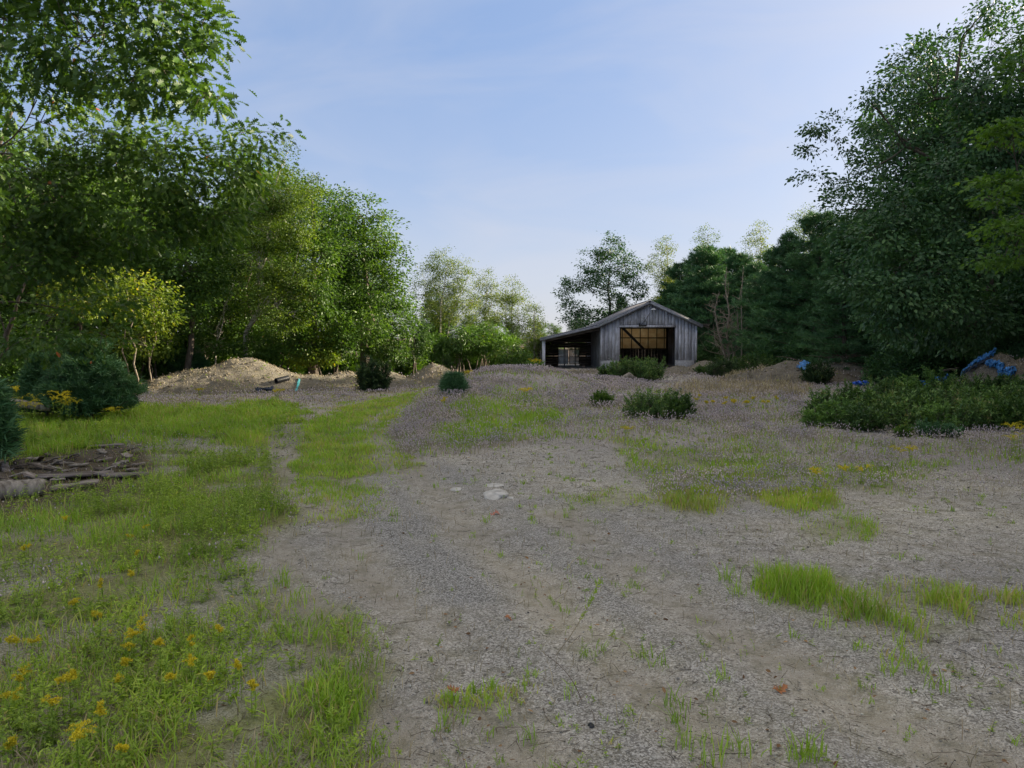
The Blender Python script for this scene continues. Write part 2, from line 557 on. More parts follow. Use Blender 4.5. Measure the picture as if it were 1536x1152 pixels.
def groundmat():
    m, t, out = mat_base('ground')
    tc = N(t, "ShaderNodeTexCoord"); O = tc.outputs['Object']
    a1 = N(t, "ShaderNodeAttribute", attribute_name="cover")
    s1 = N(t, "ShaderNodeSeparateColor"); t.links.new(a1.outputs['Color'], s1.inputs[0])
    # gravel: pebbles at two sizes over sand
    def vor(scale, rnd=1.0):
        v = N(t, "ShaderNodeTexVoronoi"); v.inputs['Scale'].default_value = scale
        v.inputs['Randomness'].default_value = rnd
        t.links.new(O, v.inputs['Vector']); return v
    v1 = vor(140); v2 = vor(62); v3 = vor(270)
    pebstops = [(0, (.07, .066, .058)), (.22, (.20, .19, .168)), (.5, (.40, .385, .345)), (.75, (.60, .58, .52)), (.93, (.80, .78, .72)), (1, (.85, .83, .79))]
    def pcol(v):
        s_ = N(t, "ShaderNodeSeparateColor"); t.links.new(v.outputs['Color'], s_.inputs[0])
        return ramp(t, pebstops, s_.outputs[0]).outputs[0], s_
    c1, q1 = pcol(v1); c2, q2 = pcol(v2); c3, q3 = pcol(v3)
    nA = noise(t, 260, 3, .7, O)
    sandc = ramp(t, [(.25, (.24, .22, .175)), (.55, (.44, .405, .335)), (.8, (.60, .555, .465))], nA.outputs['Fac']).outputs[0]
    nB = noise(t, 1.7, 5, .65, O, .4)
    nC = noise(t, 7.0, 4, .6, O, .2)
    nD = noise(t, .35, 4, .55, O)
    # fraction of coarse stones
    big = math_(t, 'GREATER_THAN', q2.outputs[1], .80)
    col = mixc(t, .58, c3, c1)
    col = mixc(t, math_(t, 'MULTIPLY', big, .85), col, c2)
    sandf = ramp(t, [(.42, (0, 0, 0)), (.66, (1, 1, 1))], nB.outputs['Fac'])
    sf = math_(t, 'ADD', math_(t, 'MULTIPLY', sandf.outputs[0], .38), math_(t, 'MULTIPLY', s1.outputs[2], .75), True)
    col = mixc(t, sf, col, sandc)
    # mossy green-brown film
    moss = ramp(t, [(.46, (0, 0, 0)), (.66, (1, 1, 1))], nC.outputs['Fac'])
    mossc = mixc(t, nA.outputs['Fac'], (.11, .11, .055), (.27, .25, .15))
    col = mixc(t, math_(t, 'MULTIPLY', moss.outputs[0], .5), col, mossc)
    # broad tone variation of the gravel itself
    tone = ramp(t, [(.35, (.74, .74, .77)), (.65, (1.14, 1.11, 1.05))], nD.outputs['Fac'])
    col = mixc(t, 1.0, col, tone.outputs[0], 'MULTIPLY')
    a3 = N(t, "ShaderNodeAttribute", attribute_name="coarse")
    col = mixc(t, math_(t, 'MULTIPLY', a3.outputs['Fac'], .9), col, mixc(t, 1.0, c1, (.62, .63, .66), 'MULTIPLY'))
    # soil under grass
    nE = noise(t, 28, 5, .7, O, .5)
    soil = ramp(t, [(.3, (.10, .105, .035)), (.5, (.20, .22, .07)), (.75, (.32, .33, .14))], nE.outputs['Fac']).outputs[0]
    col = mixc(t, s1.outputs[0], col, soil)
    dry = ramp(t, [(.3, (.18, .16, .15)), (.5, (.34, .31, .29)), (.75, (.54, .50, .48))], nE.outputs['Fac']).outputs[0]
    col = mixc(t, s1.outputs[1], col, dry)
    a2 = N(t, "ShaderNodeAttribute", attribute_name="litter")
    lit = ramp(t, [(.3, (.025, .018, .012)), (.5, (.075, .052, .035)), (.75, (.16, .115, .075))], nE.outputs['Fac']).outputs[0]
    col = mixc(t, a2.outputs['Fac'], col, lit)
    # height for bump
    h = math_(t, 'SUBTRACT', 1.0, math_(t, 'MULTIPLY', v1.outputs['Distance'], 1.1))
    h2 = math_(t, 'MULTIPLY', math_(t, 'SUBTRACT', 1.0, v2.outputs['Distance']), math_(t, 'MULTIPLY', big, 1.6))
    hh = math_(t, 'ADD', math_(t, 'ADD', h, h2), math_(t, 'MULTIPLY', nC.outputs['Fac'], 1.5))
    p = principled(t, col, .85, .25, bump(t, hh, .8, .008))
    t.links.new(p.outputs[0], out.inputs[0])
    return m


M['ground'] = groundmat()


def sandmat():
    m, t, out = mat_base('sand_pile')
    tc = N(t, "ShaderNodeTexCoord"); O = tc.outputs['Object']
    a = noise(t, 5, 6, .7, O, .3); b = noise(t, 40, 5, .75, O); c = noise(t, 1.1, 3, .6, O)
    col = ramp(t, [(.28, (.10, .09, .07)), (.46, (.225, .205, .17)), (.72, (.39, .36, .31))], b.outputs['Fac']).outputs[0]
    r1 = ramp(t, [(.45, (0, 0, 0)), (.65, (1, 1, 1))], a.outputs['Fac'])
    col = mixc(t, math_(t, 'MULTIPLY', r1.outputs[0], .5), col, (.145, .12, .085))
    r2 = ramp(t, [(.5, (0, 0, 0)), (.7, (1, 1, 1))], c.outputs['Fac'])
    col = mixc(t, math_(t, 'MULTIPLY', r2.outputs[0], .3), col, (.12, .125, .065))
    hh = math_(t, 'ADD', a.outputs['Fac'], math_(t, 'MULTIPLY', b.outputs['Fac'], .5))
    p = principled(t, col, .95, .1, bump(t, hh, 1.0, .12))
    t.links.new(p.outputs[0], out.inputs[0])
    return m


M['sand'] = sandmat()


def boardmat(name, a, b, dark, knots=True, axis=2, rough=.85):
    m, t, out = mat_base(name)
    tc = N(t, "ShaderNodeTexCoord"); O = tc.outputs['Object']
    mp = N(t, "ShaderNodeMapping")
    sc = [9, 9, 9]; sc[axis] = .55
    mp.inputs['Scale'].default_value = sc
    at = N(t, "ShaderNodeAttribute", attribute_name="tint")
    off = N(t, "ShaderNodeVectorMath", operation='SCALE'); off.inputs[0].default_value = (3.1, 7.7, 5.3)
    t.links.new(math_(t, 'MULTIPLY', at.outputs['Fac'], 37.), off.inputs['Scale'])
    ad = N(t, "ShaderNodeVectorMath", operation='ADD')
    t.links.new(O, ad.inputs[0]); t.links.new(off.outputs[0], ad.inputs[1])
    t.links.new(ad.outputs[0], mp.inputs[0])
    g = noise(t, 2.2, 6, .65, mp.outputs[0], .6)
    col = ramp(t, [(.28, dark), (.5, a), (.75, b)], g.outputs['Fac']).outputs[0]
    fl = noise(t, 1.6, 4, .6, ad.outputs[0])
    blotch = ramp(t, [(.3, (.66, .64, .62)), (.65, (1.15, 1.15, 1.18))], fl.outputs['Fac']).outputs[0]
    col = mixc(t, 1., col, blotch, 'MULTIPLY')
    tn = ramp(t, [(0, (.70, .70, .71)), (1, (1.28, 1.27, 1.25))], at.outputs['Fac']).outputs[0]
    col = mixc(t, 1., col, tn, 'MULTIPLY')
    if knots:
        v = N(t, "ShaderNodeTexVoronoi"); v.inputs['Scale'].default_value = 2.6
        t.links.new(ad.outputs[0], v.inputs['Vector'])
        kr = ramp(t, [(.06, (1, 1, 1)), (.11, (0, 0, 0))], v.outputs['Distance'])
        col = mixc(t, math_(t, 'MULTIPLY', kr.outputs[0], .75), col, (.03, .025, .022))
    p = principled(t, col, rough, .2, bump(t, g.outputs['Fac'], .5, .01))
    t.links.new(p.outputs[0], out.inputs[0])
    return m


M['board'] = boardmat('weathered_board', (.52, .53, .59), (.72, .74, .81), (.18, .18, .21))
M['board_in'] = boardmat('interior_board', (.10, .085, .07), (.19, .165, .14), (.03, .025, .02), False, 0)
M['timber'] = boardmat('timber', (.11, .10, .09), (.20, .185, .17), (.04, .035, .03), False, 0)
M['bark_plank'] = boardmat('weathered_plank', (.22, .19, .17), (.42, .38, .34), (.05, .04, .035), False, 0)


def plain(name, col, rough=.7, spec=.3, nscale=8, var=.25, metallic=0., bmp=0.):
    m, t, out = mat_base(name)
    tc = N(t, "ShaderNodeTexCoord")
    n = noise(t, nscale, 5, .65, tc.outputs['Object'])
    lo = tuple(c * (1 - var) for c in col); hi = tuple(min(1, c * (1 + var)) for c in col)
    r = ramp(t, [(.3, lo), (.7, hi)], n.outputs['Fac'])
    p = principled(t, r.outputs[0], rough, spec, bump(t, n.outputs['Fac'], bmp, .02) if bmp else None)
    p.inputs['Metallic'].default_value = metallic
    t.links.new(p.outputs[0], out.inputs[0])
    return m


M['concrete'] = plain('foundation_block', (.36, .36, .38), .9, .2, 9, .35, bmp=.4)
M['roof'] = plain('roofing', (.13, .13, .15), .7, .3, 5, .3, bmp=.3)
M['fascia'] = plain('roof_edge', (.33, .34, .39), .6, .3, 6, .3)
M['lamp_white'] = plain('lamp_enamel', (.78, .80, .82), .3, .5, 3, .05)
M['iron'] = plain('dark_iron', (.03, .03, .032), .5, .4, 10, .3)
M['frame_white'] = plain('window_paint', (.55, .57, .58), .6, .3, 9, .2)
M['tarp'] = plain('blue_tarp', (.06, .26, .62), .38, .5, 7, .4, bmp=.5)
M['tarp_bright'] = plain('bright_blue_plastic', (.03, .16, .75), .35, .5, 9, .3)
M['black_plastic'] = plain('black_plastic', (.018, .02, .024), .4, .5, 9, .4)
M['teal'] = plain('teal_plastic', (.10, .42, .46), .45, .4, 9, .2)
M['navy'] = plain('dark_blue_plastic', (.03, .05, .09), .5, .4, 9, .5)
M['rock'] = plain('pale_rock', (.48, .47, .44), .85, .25, 14, .28, bmp=.5)
M['pebble'] = leafmat('pebble', [(0, (.06, .058, .06)), (.3, (.16, .155, .15)), (.6, (.30, .29, .275)), (.85, (.46, .45, .43)), (1, (.80, .79, .77))], trans=0.0, rough=.75, spec=.25, clump=1.)
M['brown_leaf'] = plain('brown_leaf', (.36, .15, .06), .6, .3, 40, .35)
M['red_leaf'] = plain('red_leaf', (.40, .17, .12), .6, .3, 40, .3)


def panelmat():
    m, t, out = mat_base('fibreglass_panel')
    tc = N(t, "ShaderNodeTexCoord")
    n = noise(t, 2.5, 5, .65, tc.outputs['Object'])
    r = ramp(t, [(.3, (.66, .48, .26)), (.7, (.88, .76, .54))], n.outputs['Fac'])
    p = principled(t, r.outputs[0], .5, .4)
    tr = N(t, "ShaderNodeBsdfTranslucent"); t.links.new(r.outputs[0], tr.inputs[0])
    mx = N(t, "ShaderNodeMixShader"); mx.inputs[0].default_value = .8
    t.links.new(p.outputs[0], mx.inputs[1]); t.links.new(tr.outputs[0], mx.inputs[2])
    t.links.new(mx.outputs[0], out.inputs[0])
    return m


def glassmat(name, col, frost, rough):
    m, t, out = mat_base(name)
    tc = N(t, "ShaderNodeTexCoord")
    n = noise(t, 4, 4, .6, tc.outputs['Object'])
    tr = N(t, "ShaderNodeBsdfTransparent")
    df = N(t, "ShaderNodeBsdfTranslucent"); df.inputs[0].default_value = (*col, 1)
    d2 = N(t, "ShaderNodeBsdfDiffuse"); d2.inputs[0].default_value = (*col, 1)
    gl = N(t, "ShaderNodeBsdfGlossy"); gl.inputs['Roughness'].default_value = rough
    m1 = N(t, "ShaderNodeMixShader"); m1.inputs[0].default_value = .4
    t.links.new(df.outputs[0], m1.inputs[1]); t.links.new(d2.outputs[0], m1.inputs[2])
    m2 = N(t, "ShaderNodeMixShader")
    t.links.new(math_(t, 'MULTIPLY', math_(t, 'ADD', n.outputs['Fac'], .5), frost), m2.inputs[0])
    t.links.new(tr.outputs[0], m2.inputs[1]); t.links.new(m1.outputs[0], m2.inputs[2])
    m3 = N(t, "ShaderNodeMixShader"); m3.inputs[0].default_value = .08
    t.links.new(m2.outputs[0], m3.inputs[1]); t.links.new(gl.outputs[0], m3.inputs[2])
    t.links.new(m3.outputs[0], out.inputs[0])
    return m


M['panel'] = panelmat()
M['glass_frost'] = glassmat('dusty_glass', (.75, .80, .82), .75, .15)
M['glass'] = glassmat('window_glass', (.55, .60, .58), .45, .05)

# ------------------------------------------------------------------ ground cover zones (outlines read off the photograph, lying on the ground)
Z = {
    'greenband': [(-60, 620), (60, 618), (200, 608), (330, 612), (420, 600), (470, 622), (440, 655), (395, 672), (300, 660), (200, 662), (90, 682), (-60, 700)],
    'track': [(655, 584), (600, 590), (520, 606), (470, 622), (445, 655), (440, 700), (455, 722), (560, 722), (625, 692), (585, 660), (580, 640), (600, 622), (650, 600)],
    'meadow': [(-200, 705), (60, 705), (220, 670), (395, 672), (440, 710), (455, 790), (400, 825), (350, 850), (400, 890), (500, 900), (540, 960), (545, 1060), (570, 1160), (520, 1400), (-800, 1400), (-800, 720)],
    'meadowdense': [(220, 690), (395, 680), (425, 720), (440, 790), (350, 840), (200, 850), (60, 830), (-100, 790), (0, 760), (120, 730)],
    'lav': [(585, 640), (640, 605), (700, 590), (790, 566), (900, 566), (1010, 590), (1100, 590), (1230, 600), (1215, 640), (1300, 655), (1620, 665), (1620, 705), (1400, 695), (1250, 690), (1100, 668), (960, 660), (850, 662), (700, 685), (640, 695), (595, 672)],
    'hummockgreen': [(655, 640), (705, 612), (800, 598), (842, 605), (850, 640), (790, 662), (690, 676), (650, 668)],
    'mixed': [(930, 655), (1100, 655), (1240, 690), (1420, 690), (1400, 720), (1250, 730), (1230, 750), (1120, 745), (1000, 735), (940, 700)],
    'bright1': [(1000, 745), (1060, 728), (1100, 745), (1075, 768), (1020, 768)],
    'bright2': [(1110, 735), (1250, 738), (1260, 765), (1190, 775), (1130, 755)],
    'bright3': [(1190, 775), (1260, 760), (1330, 790), (1300, 812), (1200, 810)],
    'bright4': [(840, 745), (930, 735), (1010, 745), (980, 765), (870, 758)],
    'tuft1': [(1148, 882), (1175, 862), (1235, 870), (1250, 893), (1215, 905), (1170, 900)],
    'tuft2': [(1255, 905), (1275, 885), (1350, 880), (1400, 885), (1480, 905), (1440, 930), (1400, 920), (1350, 955), (1330, 935), (1270, 930)],
    'tuft3': [(1300, 940), (1390, 935), (1385, 990), (1340, 985)],
    'tuft4': [(1490, 900), (1600, 880), (1620, 930), (1510, 935)],
    'tuftL': [(440, 1000), (500, 985), (540, 1020), (545, 1090), (470, 1080)],
    'tuftC': [(640, 1062), (770, 1030), (800, 1012), (805, 1030), (760, 1052), (680, 1078)],
    'straw': [(995, 588), (1040, 572), (1120, 570), (1220, 580), (1200, 598), (1100, 600), (1020, 602)],
    'dryleft': [(170, 600), (230, 590), (430, 588), (600, 580), (690, 575), (640, 588), (520, 602), (400, 602), (300, 612), (190, 612)],
    'rutL': [(400, 660), (470, 640), (440, 700), (450, 770), (420, 820), (370, 830), (430, 760), (395, 700)],
    'rutFar': [(600, 588), (520, 604), (420, 640), (395, 655), (410, 632), (500, 600), (580, 588)],
    'rutC': [(440, 780), (520, 830), (600, 930), (560, 960), (480, 870), (400, 830)],
    'rutD': [(870, 800), (960, 880), (1100, 980), (1500, 1160), (1300, 1160), (1060, 1000), (920, 900), (820, 810)],
    'tracktail': [(445, 712), (560, 712), (625, 700), (610, 740), (560, 775), (470, 790)],
    'bank': [(590, 655), (610, 630), (650, 603), (700, 578), (760, 562), (800, 566), (740, 586), (700, 600), (660, 622), (625, 650)],
    'darkA': [(500, 810), (700, 775), (780, 860), (800, 1000), (700, 1060), (640, 960), (560, 880)],
    'darkB': [(900, 780), (1100, 790), (1300, 900), (1500, 1010), (1536, 1100), (1300, 1050), (1080, 930), (960, 850)],
    'debris': [(-100, 690), (60, 680), (170, 662), (230, 672), (215, 730), (100, 760), (-100, 770)],
}


def poly_sd(px, py, poly):
    """signed distance (negative inside) in picture units at the ground"""
    p = np.array(poly, float)
    d = np.full(px.shape, 1e9)
    ins = np.zeros(px.shape, bool)
    for i in range(len(p)):
        ax, ay = p[i]; bx, by = p[(i + 1) % len(p)]
        ex, ey = bx - ax, by - ay
        wx, wy = px - ax, py - ay
        tt = np.clip((wx * ex + wy * ey) / (ex * ex + ey * ey + 1e-9), 0, 1)
        d = np.minimum(d, (wx - ex * tt) ** 2 + (wy - ey * tt) ** 2)
        c = ((ay > py) != (by > py)) & (px < (bx - ax) * (py - ay) / (by - ay + 1e-12) + ax)
        ins ^= c
    d = np.sqrt(d)
    return np.where(ins, -d, d)


def zone(name, x, y, feather=.8, warp=1.25):
    """0..1 membership; feather scales with the distance"""
    px, py = to_px(x, y)
    k = np.clip((py - 513) / 200, .08, 3.)
    px = px + warp * 60 * k * (fbm(x, y, .9, 3, 21) - .5)
    py = py + warp * 26 * k * (fbm(x, y, .7, 3, 31) - .5)
    f = feather * 40 * k + 1.0
    return 1 - sstep(-f * .5, f * .5, poly_sd(px, py, Z[name]))


# ------------------------------------------------------------------ terrain mesh
def build_ground():
    ys = np.concatenate([-np.geomspace(120, 1.5, 26), np.linspace(-1.2, 1.2, 8), np.geomspace(1.5, 60, 430), np.geomspace(62, 1500, 40)])
    c = np.linspace(0, 7, 120); far = np.geomspace(7.1, 45, 150)[1:]; ff = np.geomspace(47, 1200, 30)
    xp = np.concatenate([c, far, ff]); xs = np.concatenate([-xp[::-1][:-1], xp])
    X, Y = np.meshgrid(xs, ys)
    x, y = X.ravel(), Y.ravel()
    nx, ny = len(xs), len(ys)
    z = H(x, y)
    # the land rises gently far away
    z = z + 6.0 * sstep(120, 900, np.hypot(x, y))
    i = np.arange(ny - 1)[:, None] * nx + np.arange(nx - 1)[None]
    F = np.stack([i, i + 1, i + 1 + nx, i + nx], -1).reshape(-1, 4)
    mb = MB(); mb.add(np.stack([x, y, z], 1), F)
    o = mb.build("ground", M['ground'], smooth=True)
    zz = {k: zone(k, x, y) for k in Z}
    front = (y > 1.0)
    grn = np.max([.95 * zz['greenband'], .8 * zz['track'], .62 * zz['meadow'], .9 * zz['meadowdense'], .7 * zz['hummockgreen'], .55 * zz['mixed'],
                  .4 * zz['bright1'], .4 * zz['bright2'], .4 * zz['bright3'], .3 * zz['bright4'], .5 * zz['tuft1'], .4 * zz['tuft2'], .5 * zz['tuftL']], axis=0)
    grn = grn * (.55 + .9 * sstep(.35, .6, fbm(x, y, .6, 3, 51)))
    grn = np.clip(grn, 0, 1) * front
    dry = np.max([.8 * zz['lav'], .9 * zz['straw'], .8 * zz['dryleft'], .5 * sstep(.5, .7, fbm(x, y, 1.6, 3, 61)) * sstep(8, 13, y)], axis=0) * front
    dry = np.clip(dry * (.6 + .8 * vn(x, y, .5, 71)), 0, 1)
    sand = np.clip(np.max([.85 * zz['rutL'], 1. * zz['rutFar'], .35 * zz['rutC'], .3 * zz['rutD']], axis=0), 0, 1) * front
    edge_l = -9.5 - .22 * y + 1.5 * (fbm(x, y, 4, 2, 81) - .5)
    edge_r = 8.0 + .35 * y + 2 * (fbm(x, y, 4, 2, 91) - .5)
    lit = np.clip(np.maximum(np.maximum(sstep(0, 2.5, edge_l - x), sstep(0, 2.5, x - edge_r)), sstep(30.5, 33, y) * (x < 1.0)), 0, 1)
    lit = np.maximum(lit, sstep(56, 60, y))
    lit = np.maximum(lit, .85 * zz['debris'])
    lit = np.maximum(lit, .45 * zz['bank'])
    pd = path_d(x + .25 * (fbm(x, y, 1.3, 2, 17) - .5), y + .25 * (fbm(x, y, 1.1, 2, 18) - .5))
    rutm = np.exp(-(pd / .20) ** 2) * sstep(.25, .5, fbm(x, y, 1.0, 3, 19))
    berm = np.exp(-((pd - .38) / .13) ** 2)
    drk = np.clip(.55 * sstep(.42, .62, fbm(x, y, .9, 4, 15)) * np.maximum(zz['darkA'], np.maximum(zz['darkB'], .45)) + .55 * berm, 0, 1) * front
    drk = drk * (1 - rutm)
    pd0 = path_d(x, y)
    lrd = path_d(x, y, LAWN_RUTS)
    lrm = np.exp(-(lrd / .24) ** 2) * front
    grn = grn * (1 - .7 * lrm)
    sand = np.clip(np.max([sand, .8 * rutm * front, .7 * lrm], axis=0), 0, 1)
    vz = np.stack([x, y, z - (.018 * np.exp(-(pd0 / .18) ** 2) - .008 * np.exp(-((pd0 - .36) / .12) ** 2)) * front], 1)
    me = o.data
    me.vertices.foreach_set("co", vz.astype(np.float32).ravel())
    ca = me.attributes.new("cover", 'FLOAT_COLOR', 'POINT')
    ca.data.foreach_set("color", np.stack([grn, dry, sand, np.ones_like(x)], 1).astype(np.float32).ravel())
    la = me.attributes.new("litter", 'FLOAT', 'POINT')
    la.data.foreach_set("value", lit.astype(np.float32))
    da = me.attributes.new("coarse", 'FLOAT', 'POINT')
    da.data.foreach_set("value", drk.astype(np.float32))
    tag(o, kind='structure')
    return o


build_ground()


# ------------------------------------------------------------------ sand mounds
def mound(label, peaks, seed, group=None, mat='sand', name='sand_mound', shell=None):
    f = mound_peaks(peaks, seed)
    x0 = min(p[0] - p[3] * 1.25 for p in peaks); x1 = max(p[0] + p[3] * 1.25 for p in peaks)
    y0 = min(p[1] - p[4] * 1.25 for p in peaks); y1 = max(p[1] + p[4] * 1.25 for p in peaks)
    nx = int((x1 - x0) / .07) + 2; ny = int((y1 - y0) / .09) + 2
    xs = np.linspace(x0, x1, nx); ys = np.linspace(y0, y1, ny)
    X, Y = np.meshgrid(xs, ys); x, y = X.ravel(), Y.ravel()
    z = f(x, y)
    z = np.maximum(z, -.25)
    i = np.arange(ny - 1)[:, None] * nx + np.arange(nx - 1)[None]
    F = np.stack([i, i + 1, i + 1 + nx, i + nx], -1).reshape(-1, 4)
    keep = (z[F] > -.12).any(axis=1)
    F = F[keep]
    used = np.unique(F); remap = np.full(len(z), -1); remap[used] = np.arange(len(used))
    mb = MB(); mb.add(np.stack([x, y, z], 1)[used], remap[F])
    px = peaks[0]
    o = mb.build(name, M[mat], smooth=True, loc=(px[0], px[1], 0))
    tag(o, label, 'sand mound', group)
    MOUNDS.append((f, (x0, x1, y0, y1)))
    return o


def pk(px, pytop, Y, halfpx, sy, sharp=.12):
    """a peak whose crest shows at (px, pytop) when it stands Y metres away"""
    c = P(px, pytop, Y)
    return (c[0], c[1], c[2] + .02, halfpx / FPX * Y, sy, sharp)


mound('large long tan sand mound with a rounded crest, leftmost of all the mounds', [pk(368, 540, 25.5, 105, 2.4, .25), pk(285, 556, 25, 85, 2.0, .3), pk(430, 562, 25.5, 60, 1.8, .3)], 101)
mound('low lumpy sand mound carrying the dark pipe and the teal strip', [pk(470, 564, 26, 75, 1.9, .3), pk(520, 561, 26.5, 55, 1.8, .3)], 102)
mound('sand mound rising behind the round dark shrub at left centre', [pk(560, 552, 27, 62, 1.8, .2), pk(590, 562, 27, 50, 1.5, .3)], 103)
mound('pointed bare sand mound standing just right of the round dark shrub', [pk(650, 545, 29, 48, 1.7, .1), pk(665, 556, 28.5, 45, 1.5, .3)], 104)
mound('low sandy bank in front of the open lean-to', [pk(862, 556, 34, 52, 1.3, .3), pk(895, 553, 35, 45, 1.3, .3)], 105)
mound('low sandy bank in front of the barn doorway behind the green shrub', [pk(1015, 549, 37, 40, 1.3, .3), pk(985, 553, 36, 40, 1.2, .3)], 106)
mound('small grey sand mound at the right corner of the barn', [pk(1058, 541, 38, 38, 1.4, .2), pk(1035, 553, 37, 35, 1.3, .3)], 107)
mound('broad grey sand mound with the dark shrub on its right flank', [pk(1185, 543, 30, 75, 1.9, .25), pk(1140, 557, 30, 60, 1.7, .3), pk(1225, 551, 30, 60, 1.8, .3)], 108)
mound('brown shaded earth mound below the dead branches at the forest edge', [pk(1268, 541, 31, 85, 1.7, .3), pk(1330, 556, 31, 70, 1.6, .3)], 109)
mound('tall sand mound with blue tarp scraps at the right edge', [pk(1502, 531, 18, 75, 2.0, .15), pk(1560, 534, 18, 80, 2.0, .3)], 110)


# ------------------------------------------------------------------ trees
DENS = 1.9
PER = 1.85
def crown_leaves(mb, centers, out_dirs, cr, per, leaf, tpl, droop=.35, flat=.55, seed=1, spread_tint=.18, upbias=.6, tbase=None, sprig=False):
    r = np.random.default_rng(seed)
    n = len(centers)
    per = per * PER
    cnt = np.maximum(3, r.normal(per, per * .3, n)).astype(int)
    idx = np.repeat(np.arange(n), cnt)
    m = len(idx)
    off = r.normal(size=(m, 3)) * np.array([1, 1, flat]) * cr * .55
    pos = centers[idx] + off
    d = nrm(off + out_dirs[idx] * cr * .6 + r.normal(size=(m, 3)) * cr * .35)
    d[:, 2] -= droop
    nor = np.array([0, 0, upbias]) + r.normal(size=(m, 3)) * .55 + out_dirs[idx] * .35
    if sprig:
        ax = nrm(out_dirs * np.array([.7, .7, .3]) + np.array([0, 0, .9]) + r.normal(size=(n, 3)) * .3)
        t_ = r.random(m)
        ln_ = cr * r.uniform(1.2, 2.6, n)
        pos = centers[idx] + ax[idx] * ((t_ - .35) * ln_[idx])[:, None] + r.normal(size=(m, 3)) * .012
        d = ax[idx] * .75 + rsph(m, r) * .85
        nor = np.array([0, 0, .8]) + r.normal(size=(m, 3)) * .5
    tb = (r.normal(.45, .14, n) if tbase is None else tbase)
    tint = np.clip(tb[idx] + r.normal(0, spread_tint, m), 0, .97)
    if sprig: tint = np.clip(tint + .45 * (t_ - .55), 0, .97)
    tint = np.where(r.random(m) < .0012, 1.0, tint)
    size = leaf * .92 * r.uniform(.45, 1.25, m)
    put_leaves(mb, pos, d, nor, size, tint, tpl)
    return m


